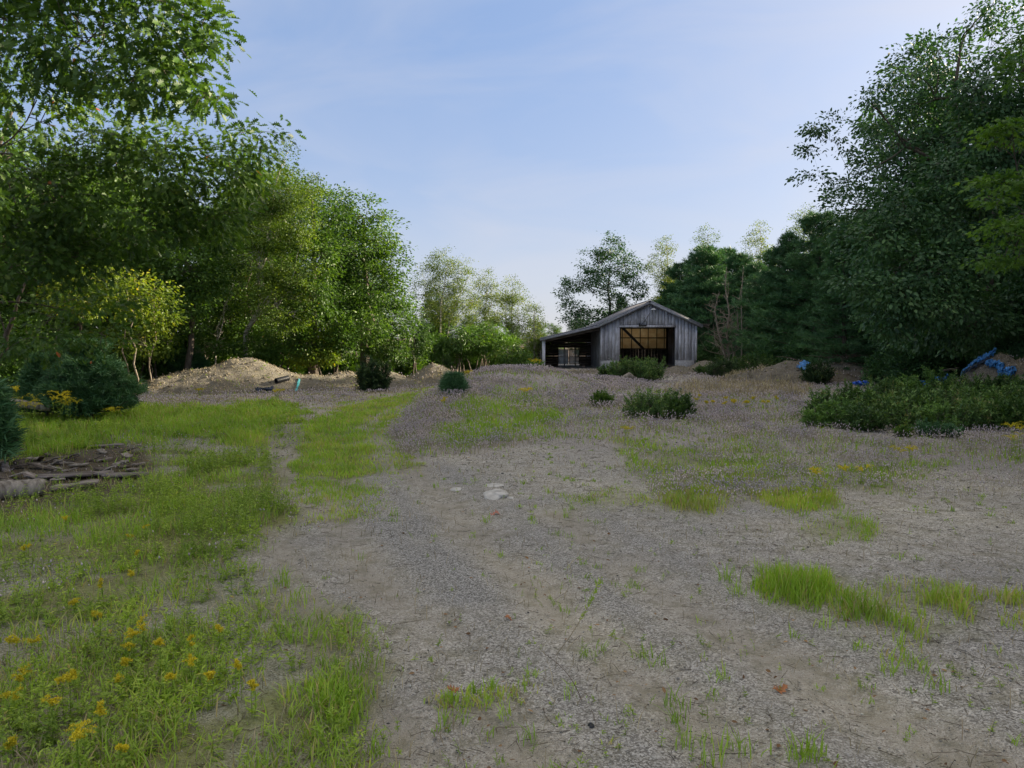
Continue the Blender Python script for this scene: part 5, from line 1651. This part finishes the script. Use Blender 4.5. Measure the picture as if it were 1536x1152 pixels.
def clover_layer():
    hm, sm = MB(), MB()
    x, y, r = cand(430000, 4.2, 38, 8)
    zz = {k: zone(k, x, y) for k in ('lav', 'hummockgreen', 'mixed', 'meadow', 'greenband', 'track', 'dryleft')}
    cl = .5 * fbm(x, y, .5, 3, 75) + .5 * fbm(x, y, 2.0, 2, 76)
    right = sstep(1.5, 4, x) * sstep(7, 10, y)
    pr = np.max([.75 * zz['lav'], .30 * zz['mixed'], .012 * zz['meadow'], (.20 * right), .25 * zz['dryleft'] , .05 * sstep(9, 14, y)], axis=0) * (1 - .65 * zz['hummockgreen'])
    pr = pr * (.15 + 1.5 * sstep(.40, .58, cl)) * (1 - zz['track']) * (1 - .9 * zz['greenband'])
    onm = ztop(x, y) > H(x, y) + .02
    pr = pr * np.where(onm, .25, 1)
    keep = r.random(len(x)) < pr
    x, y = x[keep], y[keep]
    n = len(x)
    zb = ztop(x, y)
    ht = r.uniform(.06, .19, n) * np.where(zz['lav'][keep] > .4, 1., .65)
    ds = dscale(y, 11)
    lx = x + r.normal(0, .025, n); ly = y + r.normal(0, .025, n)
    OV = np.array([(1, 0, .0), (0, 1, 0), (-1, 0, 0), (0, -1, 0), (0, 0, 1.7), (0, 0, -1.3)]); OF = np.array([(0, 1, 4), (1, 2, 4), (2, 3, 4), (3, 0, 4), (1, 0, 5), (2, 1, 5), (3, 2, 5), (0, 3, 5)])
    V = np.stack([lx, ly, zb + ht], 1)[:, None] + OV[None] * (r.uniform(.005, .0095, n) * ds)[:, None, None]
    F = (OF[None] + (np.arange(n) * 6)[:, None, None]).reshape(-1, 3)
    hm.add(V.reshape(-1, 3), F, np.repeat(r.beta(2.2, 2.2, n), 6))
    tag(hm.build('clover_heads', M['clover']), 'haze of mauve-grey fuzzy clover heads over the weeds', 'clover', kind='stuff')
    # stems with small side leaves
    s2 = r.random(n) < .6
    nn = s2.sum()
    blades(sm, lx[s2], ly[s2], ht[s2] * 1.02, .0026 * dscale(y[s2], 8), .15, r.random(nn), r, zb[s2])
    idx = np.repeat(np.nonzero(r.random(n) < .55)[0], 3)
    m = len(idx)
    pos = np.stack([x[idx] + r.normal(0, .02, m), y[idx] + r.normal(0, .02, m), zb[idx] + ht[idx] * r.uniform(.05, .75, m)], 1)
    d = rsph(m, r); d[:, 2] = abs(d[:, 2]) * .7
    put_leaves(sm, pos, d, np.array([0, 0, 1.]) + r.normal(size=(m, 3)) * .4, .017 * ds[idx], r.random(m), NARROW)
    tag(sm.build('clover_stems', M['clover_stem']), 'thin brown-green stems of the mauve-grey clover', 'clover', kind='stuff')
    print('clover', n)


clover_layer()


def pebbles():
    mb = MB()
    x, y, r = cand(60000, 1.9, 16, 9)
    bare = 1 - .85 * np.max([zone(k, x, y) for k in ('greenband', 'track', 'meadowdense', 'hummockgreen')], axis=0)
    keep = r.random(len(x)) < bare
    x, y = x[keep], y[keep]; n = len(x)
    OV = np.array([(1, 0, 0), (.3, .9, .1), (-.7, .6, 0), (-.9, -.4, .1), (.1, -1, 0), (.1, .1, .75), (0, 0, -.6)])
    OF = np.array([(0, 1, 5), (1, 2, 5), (2, 3, 5), (3, 4, 5), (4, 0, 5), (1, 0, 6), (2, 1, 6), (3, 2, 6), (4, 3, 6), (0, 4, 6)])
    a = r.random(n) * 6.28; ca, sa = np.cos(a), np.sin(a)
    sz = (.0022 + .0035 * r.random(n) ** 3 + .0050 * (r.random(n) < .02)) * dscale(y, 5)
    jit = 1 + r.normal(0, .18, (n, 7, 1))
    V = OV[None] * jit * np.stack([sz, sz * r.uniform(.6, 1, n), sz * r.uniform(.5, .9, n)], 1)[:, None]
    V = np.stack([V[..., 0] * ca[:, None] - V[..., 1] * sa[:, None], V[..., 0] * sa[:, None] + V[..., 1] * ca[:, None], V[..., 2]], -1)
    V = V + np.stack([x, y, H(x, y) + sz * .25], 1)[:, None]
    F = (OF[None] + (np.arange(n) * 7)[:, None, None]).reshape(-1, 3)
    mb.add(V.reshape(-1, 3), F, np.repeat(r.beta(1.6, 2.0, n), 7))
    tag(mb.build('gravel_stones', M['pebble'], smooth=False), 'loose small gravel stones lying on the lot', 'gravel', kind='stuff')


pebbles()


def clods():
    mb = MB(); r = np.random.default_rng(44)
    X, Y = [], []
    for f, (x0, x1, y0, y1) in MOUNDS:
        n = int(260 * (x1 - x0) * .5)
        x = r.uniform(x0, x1, n); y = r.uniform(y0, y1, n)
        k = f(x, y) > H(x, y) + .03
        X.append(x[k]); Y.append(y[k])
    x = np.concatenate(X); y = np.concatenate(Y); n = len(x)
    OV = nrm(np.array([(1, 0, 0), (.3, .9, .1), (-.7, .6, 0), (-.9, -.4, .1), (.1, -1, 0), (.1, .1, .75), (0, 0, -.6)]))
    OF = np.array([(0, 1, 5), (1, 2, 5), (2, 3, 5), (3, 4, 5), (4, 0, 5), (1, 0, 6), (2, 1, 6), (3, 2, 6), (4, 3, 6), (0, 4, 6)])
    sz = .016 + .05 * r.random(n) ** 4
    V = OV[None] * (1 + r.normal(0, .2, (n, 7, 1))) * np.stack([sz, sz * .8, sz * .6], 1)[:, None] + np.stack([x, y, ztop(x, y) + sz * .15], 1)[:, None]
    mb.add(V.reshape(-1, 3), (OF[None] + (np.arange(n) * 7)[:, None, None]).reshape(-1, 3), np.repeat(r.beta(2, 3, n), 7))
    tag(mb.build('clods', M['clod']), 'small earth clods and stones strewn over the sand mounds', 'clods', kind='stuff')


M['clod'] = leafmat('clod', [(0, (.09, .075, .055)), (.5, (.24, .21, .165)), (1, (.50, .46, .39))], trans=0., rough=.95, spec=.1)
clods()


def litter_layer():
    mb = MB()
    x, y, r = cand(5200, 2.0, 26, 19)
    n = len(x)
    a = r.random(n) * 6.28
    L = r.uniform(.015, .09, n) * np.where(r.random(n) < .06, 2.5, 1)
    z = ztop(x, y)
    p0 = np.stack([x, y, z + .004], 1); p1 = p0 + np.stack([np.cos(a) * L, np.sin(a) * L, r.uniform(0, .012, n)], 1)
    tubes(mb, p0, p1, (p0 + p1) / 2 + r.normal(size=(n, 3)) * .004, .0016 * dscale(y, 5), .0009 * dscale(y, 5), 2, 3, tint=r.random(n))
    tag(mb.build('twig_litter', M['twig']), 'tiny dark twigs and stem bits littering the gravel', 'twigs', kind='stuff')
    mb = MB()
    x, y, r = cand(1500, 2.0, 24, 20)
    dp = np.array([G(a_, b_)[:2] for a_, b_ in zip(r.uniform(-60, 235, 1500), r.uniform(668, 745, 1500))])
    x = np.append(x, dp[:, 0]); y = np.append(y, dp[:, 1])
    n = len(x)
    put_leaves(mb, np.stack([x, y, ztop(x, y) + .006], 1), rsph(n, r) * np.array([1, 1, .15]), np.array([0, 0, 1.]) + r.normal(size=(n, 3)) * .35, r.uniform(.012, .035, n) * dscale(y, 9), r.random(n), LEAF6)
    tag(mb.build('leaf_litter', M['deadleaf']), 'small brown dead leaves lying about the gravel and weeds', 'leaf litter', kind='stuff')


M['twig'] = leafmat('dark_twig', [(0, (.05, .04, .03)), (1, (.17, .13, .10))], trans=0., rough=.9)
M['deadleaf'] = leafmat('dead_leaf', [(0, (.10, .055, .03)), (.7, (.24, .14, .07)), (1, (.40, .26, .14))], trans=.1, rough=.8)
litter_layer()

# ------------------------------------------------------------------ goldenrods
def goldenrod(px, py, h, spread, seed, label, group, nhead=3, Ymax=None):
    r = np.random.default_rng(seed)
    p = G(px, py, h)
    x, y = p[0], p[1]
    zb = float(H(np.array([x]), np.array([y]))[0])
    root = empty('goldenrod_plant', (x, y, zb), label, 'wildflower', group)
    st, hd = MB(), MB()
    sc = min(max(1., y / 8.), 2.2)
    for k in range(nhead):
        a = r.random() * 6.28; o = r.uniform(.2, 1) * spread
        tip = np.array([cos(a) * o, sin(a) * o * .8, h * r.uniform(.82, 1.02)])
        b = np.array([cos(a) * .01, sin(a) * .01, -.01])
        tubes(st, [b], [tip], [(b + tip) / 2 + np.array([cos(a) * .01, sin(a) * .01, .03])], .0018 * sc, .0012 * sc, 4, 4, tint=[.3])
        m = 12
        t_ = r.uniform(.1, .9, m)[:, None]; pos = b + (tip - b) * t_
        aa = r.random(m) * 6.28
        put_leaves(st, pos, np.stack([np.cos(aa), np.sin(aa), r.uniform(.1, .7, m)], 1), np.array([0, 0, 1.]) + r.normal(size=(m, 3)) * .3, .045 * (1.1 - .5 * t_[:, 0]) * min(sc, 1.4), r.uniform(.2, .7, m), NARROW)
        # arching plume sprays
        ns = r.integers(3, 6)
        for q in range(ns):
            a2 = r.random() * 6.28; L = spread * r.uniform(.6, 1.3)
            tt = np.linspace(0, 1, 14)
            c = tip + np.stack([np.cos(a2) * L * tt, np.sin(a2) * L * tt, (.35 * L * np.sin(tt * 2.4) - .006 * q)], 1)
            c = np.repeat(c, 4, 0) + r.normal(size=(56, 3)) * .0030 * sc
            put_leaves(hd, c, rsph(56, r) + np.array([0, 0, .6]), rsph(56, r), .0078 * sc * r.uniform(.6, 1.3, 56), r.random(56), LEAF4)
    st.build('stem', M['weed'], root); hd.build('flower_head', M['gold'], root)
    return root


gl = ('small goldenrod with yellow flower heads in the weeds at the lower left', 'goldenrods in the lower left weeds')
near = [(145, 918), (208, 932), (195, 945), (190, 965), (235, 957), (285, 952), (328, 934), (182, 988), (178, 1014), (290, 985), (316, 1000), (358, 990), (378, 1020), (250, 1012), (115, 1002), (98, 1014), (50, 950),
        (28, 1003), (14, 1038), (72, 1045), (148, 1055), (180, 1110), (12, 1108), (190, 803), (215, 790), (196, 858), (98, 773), (40, 818), (205, 826), (150, 872), (18, 955), (110, 900)]
for i, (px, py) in enumerate(near):
    goldenrod(px, py, random.uniform(.12, .2), (.024 * random.uniform(.6, 1.3)), 500 + i, *gl, nhead=2)
goldenrod(122, 1089, .2, .055, 540, 'broadest goldenrod head, lowest of those near the bottom left corner', None, 3)
for i, (px, py, h, s, n_, lab) in enumerate([
        (48, 598, .75, .16, 7, 'tall goldenrod in front of the log at left'), (86, 590, .7, .15, 6, 'tall green-yellow goldenrod beside the smaller young pine'),
        (104, 602, .6, .14, 5, 'tall goldenrod before the bushy young pine'), (20, 583, .8, .1, 3, 'goldenrod above the left end of the log'), (172, 612, .4, .12, 4, 'goldenrod at the right foot of the bushy young pine'),
        (1227, 706, .3, .07, 4, 'lone goldenrod with a dark stem right of centre'), (1342, 672, .25, .08, 3, 'left goldenrod of the pair in the mauve weeds'), (1366, 668, .25, .08, 3, 'right goldenrod of the pair in the mauve weeds'),
        (1290, 700, .2, .08, 3, 'low goldenrod between the lone one and the pair'), (1262, 700, .18, .07, 3, 'low goldenrod just right of the lone dark-stemmed one'), (1530, 636, .5, .12, 5, 'goldenrod at the right edge before the sweetfern thicket'),
        (1520, 652, .3, .1, 3, 'low goldenrod at the right edge in front of the taller one'), (803, 541, .75, .22, 14, 'tall bright yellow goldenrod clump beside the lean-to post'),
        (700, 583, .3, .12, 4, 'goldenrod on the left crest of the weedy rise'), (668, 607, .3, .08, 2, 'goldenrod beside the tiny pine seedling'), (788, 588, .4, .14, 4, 'goldenrod left of the rosette plant on the rise'),
        (415, 586, .25, .12, 4, 'small yellow goldenrod below the dark pipe'), (300, 583, .2, .1, 3, 'small goldenrod at the foot of the long mound'), (541, 567, .35, .12, 4, 'yellow goldenrod at the left side of the round dark shrub'),
        (940, 640, .2, .08, 3, 'tiny goldenrod below the small bright green shrub')]):
    goldenrod(px, py, h, s, 560 + i, lab, None, n_)
yp = ('yellow wildflower in the golden strip of weeds before the straw grass', 'yellow wildflowers before the straw grass')
for i in range(14):
    goldenrod(1045 + i * 9 + random.uniform(-6, 6), 597 + random.uniform(-5, 6), .22, .05, 600 + i, *yp, nhead=2)


# ------------------------------------------------------------------ single small things
def rock(px, py, w_px, d, h, label, seed):
    r = np.random.default_rng(seed)
    c = G(px, py); k = c[1] / FPX
    nu, nv = 22, 10
    V = []
    for j in range(nv + 1):
        ph = pi * j / nv
        for i in range(nu):
            a = 2 * pi * i / nu
            f = 1 + .55 * (vn(np.array([cos(a) * 2 + seed]), np.array([sin(a) * 2 + ph]), 1., seed)[0] - .5) * 2
            V.append((cos(a) * sin(ph) ** .6 * w_px * k / 2 * f, sin(a) * sin(ph) ** .6 * d / 2 * f, cos(ph) * h / 2 * (1 + .25 * (r.random() - .5)) + h * .12))
    i = np.arange(nv)[:, None] * nu; q = np.arange(nu)[None]; q2 = (q + 1) % nu
    mb = MB(); mb.add(np.array(V) + np.array([c[0], c[1], 0]), np.stack([i + q, i + nu + q, i + nu + q2, i + q2], -1).reshape(-1, 4))
    return tag(mb.build('rock', M['rock'], smooth=True, loc=(c[0], c[1], 0)), label, 'rock')


rock(744, 744, 38, .34, .085, 'largest pale flat rock bedded in the gravel', 3)
rock(742, 730, 26, .18, .04, 'smaller pale rock just behind the largest one', 4)
rock(685, 735, 18, .14, .035, 'pale thin rock left of the two white ones', 5)
rock(766, 748, 10, .10, .03, 'pebble-sized pale rock touching the right end of the largest one', 6)
rock(887, 1094, 10, .035, .04, 'small dark stone in the gravel at the bottom centre', 7).data.materials[0] = M['black_plastic']


def fallen_leaf(px, py, size, rot, label, mat, seed=0):
    c = G(px, py)
    mb = MB()
    d = np.array([[cos(rot), sin(rot), .15]])
    put_leaves(mb, np.array([[c[0], c[1], H(np.array([c[0]]), np.array([c[1]]))[0] + .012]]), d, np.array([[.1, -.35, 1.]]), size, .5, OAK)
    mb.V[0][:, 2] += .012 * np.sin(mb.V[0][:, 0] * 90 + seed)
    o = mb.build('fallen_leaf', M[mat], loc=(c[0], c[1], 0))
    s = o.modifiers.new('thickness', 'SOLIDIFY'); s.thickness = .0012
    return tag(o, label, 'fallen leaf')


fallen_leaf(1158, 1040, .085, .25, 'curled brown oak leaf lying on the gravel at lower right', 'brown_leaf', 1)
fallen_leaf(733, 774, .11, .1, 'reddish leaf on the gravel just below the pale rocks', 'red_leaf', 2)
fallen_leaf(668, 1040, .07, .3, 'small dark brown leaf beside the grass strip at bottom centre', 'brown_leaf', 3)
fallen_leaf(770, 932, .06, 2.6, 'brown leaf among the sparse weeds in the middle of the gravel', 'brown_leaf', 4)


def stalk():
    a = G(832, 985); root = empty('leaning_weed', (a[0], a[1], 0), 'tall thin green weed stalk leaning to the right over the gravel', 'weed')
    tip = P(902, 865, a[1] + .35) - np.array([a[0], a[1], 0]); b = np.array([0, 0, 0.])
    mid = tip * .5 + np.array([.03, 0, -.03])
    st, lf = MB(), MB()
    tubes(st, [b], [tip], [mid], .0028, .0012, 10, 5, tint=[.2])
    r = np.random.default_rng(2)
    t_ = r.uniform(.45, 1, 70)[:, None]
    p = (1 - t_) ** 2 * b + 2 * t_ * (1 - t_) * mid + t_ ** 2 * tip
    d = rsph(70, r) * .7 + nrm(tip[None])
    put_leaves(lf, p, d, rsph(70, r), .028 * r.uniform(.6, 1.2, 70), r.uniform(.2, .8, 70), NARROW)
    st.build('stem', M['clover_stem'], root); lf.build('leaves', M['weed'], root)
    a2 = G(872, 1050); root = empty('dry_stalk', (a2[0], a2[1], 0), 'thin dry brown stalk below the leaning green weed', 'weed')
    st = MB(); tubes(st, [(0, 0, 0)], [(-.16, .12, .16)], [(-.04, .03, .12)], .002, .001, 8, 5, tint=[.0]); st.build('stem', M['dead'], root)
    tubes_ = MB(); tubes(tubes_, [(-.16, .12, .16)] * 3, [(-.19, .14, .18), (-.17, .15, .2), (-.15, .12, .19)], [(-.17, .13, .17)] * 3, .001, .0006, 2, 3, tint=[.3] * 3); tubes_.build('seed_tip', M['straw'], root)


stalk()


def log(a, b, r0, label, seed, mat='dead_wood'):
    a = np.array(a); b = np.array(b); r = np.random.default_rng(seed)
    t_ = np.linspace(0, 1, 14)
    pts = a + (b - a) * t_[:, None] + r.normal(size=(14, 3)) * .003
    mb = MB(); polytube(mb, pts, r0 * (1 - .2 * t_) * (1 + .02 * r.normal(size=14)), 16, .045, seed=seed)
    return tag(mb.build('log', M[mat], smooth=True, loc=tuple(a)), label, 'log')


g1, g2 = G(-40, 752), G(68, 742)
log((g1[0], g1[1], .09), (g2[0], g2[1], .08), .11, 'thick grey weathered log at the left edge beside the bark debris', 1)
g1, g2 = P(-30, 597, 13.6), P(76, 612, 14.1)
log((g1[0], g1[1], g1[2]), (g2[0], g2[1], g2[2]), .085, 'pale peeled log lying under the young pine at left', 2)
# debris: planks and bark scraps
def plank(px, py, L, w_, rot, tilt, label, seed, mat='bark_plank', group=None, th=.025, name='plank'):
    c = G(px, py); r = np.random.default_rng(seed)
    n = 9
    t_ = np.linspace(-.5, .5, n)
    V = []
    for k in range(n):
        wl = w_ / 2 * (1 + r.normal() * .12) * (.55 if k in (0, n - 1) else 1)
        for (s, z_) in ((-1, 0), (1, 0), (1, th), (-1, th)):
            V.append((t_[k] * L, s * wl + r.normal() * .006, z_ + tilt * t_[k] * L + .004 * sin(k * 1.3) + .03 + (r.random() * 0)))
    V = np.array(V); F = []
    for k in range(n - 1):
        for j in range(4):
            F.append((k * 4 + j, k * 4 + (j + 1) % 4, k * 4 + 4 + (j + 1) % 4, k * 4 + 4 + j))
    F += [(3, 2, 1, 0), ((n - 1) * 4, (n - 1) * 4 + 1, (n - 1) * 4 + 2, (n - 1) * 4 + 3)]
    ca, sa = cos(rot), sin(rot)
    V = np.stack([V[:, 0] * ca - V[:, 1] * sa, V[:, 0] * sa + V[:, 1] * ca, V[:, 2]], 1)
    mb = MB(); mb.add(V, np.array(F), r.random())
    o = mb.build(name, M[mat]); o.location = (c[0], c[1], 0)
    return tag(o, label, 'plank' if name == 'plank' else 'bark scrap', group)


plank(96, 718, .66, .24, .10, .03, 'longest grey plank in the debris at left', 1)
plank(190, 717, .55, .22, -.05, .04, 'grey slab at the right end of the debris', 2)
plank(112, 733, .46, .22, .45, .10, 'short grey plank tilted in front of the longest one', 3)
plank(142, 715, .4, .2, -.2, .06, 'pale slab between the longest plank and the right slab', 4)
plank(160, 672, .5, .10, .1, .05, 'thin dark slab behind the debris near the bright grass', 5)
bs = np.random.default_rng(6)
for i in range(64):
    px, py = bs.uniform(-40, 110) if i % 4 else bs.uniform(90, 215), bs.uniform(674, 728)
    plank(px, py, bs.uniform(.10, .36), bs.uniform(.05, .14), bs.uniform(-.9, .9), bs.uniform(-.45, .45), 'scrap of brown bark in the debris heap at left', 20 + i, mat=('bark_plank', 'bark', 'dead_wood')[i % 3], group='bark scraps of the debris heap', th=.012, name='bark_scrap')
# weathered wood stump pieces before the barn shrub
def stump():
    root = empty('stump', (*P(938, 570, 27.6)[:2], 0), 'small weathered split stump lying before the wide green shrub', 'stump')
    o0 = np.array([*P(938, 570, 27.6)[:2], 0])
    mb = MB()
    polytube(mb, [(-.25, 0, .10), (0, 0, .27), (.18, 0, .42)], [.09, .11, .07], 9, .15, seed=3)
    polytube(mb, [(.12, .02, .40), (.25, .02, .30), (.36, 0, .16)], [.07, .08, .06], 9, .2, seed=4)
    polytube(mb, [(-.1, -.1, .04), (.1, -.12, .10), (.3, -.1, .05)], [.05, .06, .04], 8, .2, seed=5)
    mb.build('split_wood', M['dead_wood'], root)


stump()


# dark pipe, dark plastic, teal strip on left mounds
def mz(px, py, Y):
    c = P(px, py, Y)
    return np.array([c[0], c[1], float(ztop(np.array([c[0]]), np.array([c[1]]))[0])])


def pipe():
    a = P(414, 574, 23.9); b = P(432, 567, 24.3)
    for q in (a, b): q[2] = max(q[2], float(ztop(q[0:1], q[1:2])[0]) + .10)
    root = empty('culvert_pipe', (a[0], a[1], 0), 'black plastic culvert pipe half buried in the sand mound', 'pipe')
    o = np.array([a[0], a[1], 0]); mb = MB()
    t_ = np.linspace(0, 1, 24)
    pts = a - o + (b - a) * t_[:, None]
    rad = .085 + .008 * (np.arange(24) % 2)
    polytube(mb, pts, rad, 18, 0, cap=False)
    polytube(mb, pts[::-1], rad - .015, 18, 0, cap=False)
    mb.build('pipe_wall', M['black_plastic'], root, smooth=True)


pipe()


def crumple(name, label, pts, w_, mat, seed, cat, amp=.05, along=40, across=12):
    """a crumpled strip of sheet following ground points"""
    r = np.random.default_rng(seed)
    p = np.array(pts, float)
    s = np.linspace(0, len(p) - 1, along)
    c = np.stack([np.interp(s, np.arange(len(p)), p[:, k]) for k in range(3)], 1)
    tg = nrm(np.gradient(c, axis=0)); sd_ = nrm(np.cross(tg, np.array([0, 0, 1.])))
    V = []
    for i in range(along):
        ww = w_ * (.75 + .5 * vn(np.array([i * .3]), np.array([seed * 1.]), 1., seed)[0])
        for j in range(across):
            u = j / (across - 1) - .5
            q = c[i] + sd_[i] * u * ww
            V.append(q)
    V = np.array(V)
    g = ztop(V[:, 0], V[:, 1])
    L = np.arange(along).repeat(across); J = np.tile(np.arange(across), along)
    V[:, 2] = np.maximum(g, H(V[:, 0], V[:, 1])) + .02 + amp * (fbm(L * .35 + seed, J * .8, 1., 3, seed)) + amp * .8 * np.abs(np.sin(J * 1.3 + 2 * vn(L * .2, J * .1, 1., 3) * 3))
    V[:, :2] += r.normal(size=(len(V), 2)) * amp * .15
    i = np.arange(along - 1)[:, None] * across + np.arange(across - 1)[None]
    F = np.stack([i, i + 1, i + 1 + across, i + across], -1).reshape(-1, 4)
    loc = tuple(p[0])
    mb = MB(); mb.add(V, F)
    o = mb.build(name, M[mat], loc=loc)
    m_ = o.modifiers.new('thickness', 'SOLIDIFY'); m_.thickness = .006
    return tag(o, label, cat)


crumple('plastic_scrap', 'dark blue plastic scrap lying at the foot of the black pipe', [mz(384, 586, 23.0), mz(395, 583, 23.1), mz(409, 580, 23.2)], .28, 'navy', 3, 'scrap', .10)
crumple('teal_strip', 'narrow teal plastic strip on the low lumpy mound', [mz(444, 585, 23.6), mz(447, 578, 24.2), mz(449, 570, 24.8)], .065, 'teal', 4, 'scrap', .03, 24, 5)
# tarps on the right mound
def surf(px, py):
    """first point of the ground or a mound along the line of sight (used to find where on the slope the tarp lies)"""
    for Y in np.arange(11, 34, .04):
        c = P(px, py, Y)
        if c[2] < float(ztop(c[0:1], c[1:2])[0]): return c
    return P(px, py, 19)


crumple('blue_tarp', 'long torn blue tarp running up the left flank of the right-edge mound', [surf(1434, 568), surf(1447, 559), surf(1466, 549), surf(1482, 540), surf(1493, 534)], .17, 'tarp', 5, 'tarp', .11, 70, 9)
crumple('dark_tarp', 'dark folded tarp edge beside the long torn blue tarp', [surf(1450, 563), surf(1462, 556), surf(1474, 549), surf(1481, 545)], .10, 'navy', 15, 'tarp', .09, 40, 6)
crumple('tarp_scrap', 'crumpled blue tarp piece zigzagging on the pale face of the right-edge mound', [surf(1481, 551), surf(1489, 556), surf(1493, 554), surf(1499, 560), surf(1505, 560)], .10, 'tarp', 6, 'tarp', .12, 60, 7)
crumple('tarp_scrap', 'bright blue crumpled tarp piece low on the right-edge mound', [surf(1497, 571), surf(1506, 567), surf(1513, 568), surf(1521, 564)], .12, 'tarp', 7, 'tarp', .13, 50, 8)
crumple('tarp_scrap', 'dull blue tarp scrap behind the sweetfern thicket', [P(1388, 566, 20) * [1, 1, 0] + [0, 0, .3], P(1400, 565, 20) * [1, 1, 0] + [0, 0, .3], P(1413, 565, 20) * [1, 1, 0] + [0, 0, .3]], .5, 'tarp', 8, 'tarp', .35)
crumple('plastic_scrap', 'small bright blue plastic scrap on the ground right of the broad grey mound', [mz(1286, 577, 25.2), mz(1293, 576, 25.4), mz(1302, 577, 25.3)], .30, 'tarp_bright', 9, 'scrap', .16)
crumple('plastic_scrap', 'dull blue scrap on the crest beside the dark leafy shrub', [mz(1201, 552, 29.0), mz(1206, 550, 29.4), mz(1211, 547, 29.8)], .30, 'tarp', 10, 'scrap', .06)


def branch_pile():
    b = P(1262, 541, 31.0); root = empty('dead_branches', (b[0], b[1], 0), 'arching pile of dead bare branches on the brown earth mound', 'branches')
    r = np.random.default_rng(12); mb = MB(); n = 34
    z0 = float(ztop(b[0:1], b[1:2])[0])
    A = np.stack([r.uniform(-1.6, 2.2, n), r.uniform(-.5, .5, n), np.zeros(n)], 1)
    A[:, 2] = ztop(A[:, 0] + b[0], A[:, 1] + b[1]) - .02
    B = A + np.stack([r.uniform(-1.8, 1.8, n), r.uniform(-.3, .3, n), r.uniform(.0, .55, n)], 1)
    Cc = (A + B) / 2 + np.stack([np.zeros(n), np.zeros(n), r.uniform(.1, .5, n)], 1)
    tubes(mb, A, B, Cc, r.uniform(.012, .03, n), .006, 7, 5, tint=r.random(n))
    mb.build('bare_branches', M['dead'], root)


branch_pile()
g = P(1437, 552, 21.5); g2 = P(1412, 552, 21.0)
log((g2[0], g2[1], .78), (g[0], g[1], .84), .03, 'thin pale branch lying behind the sweetfern thicket', 15)
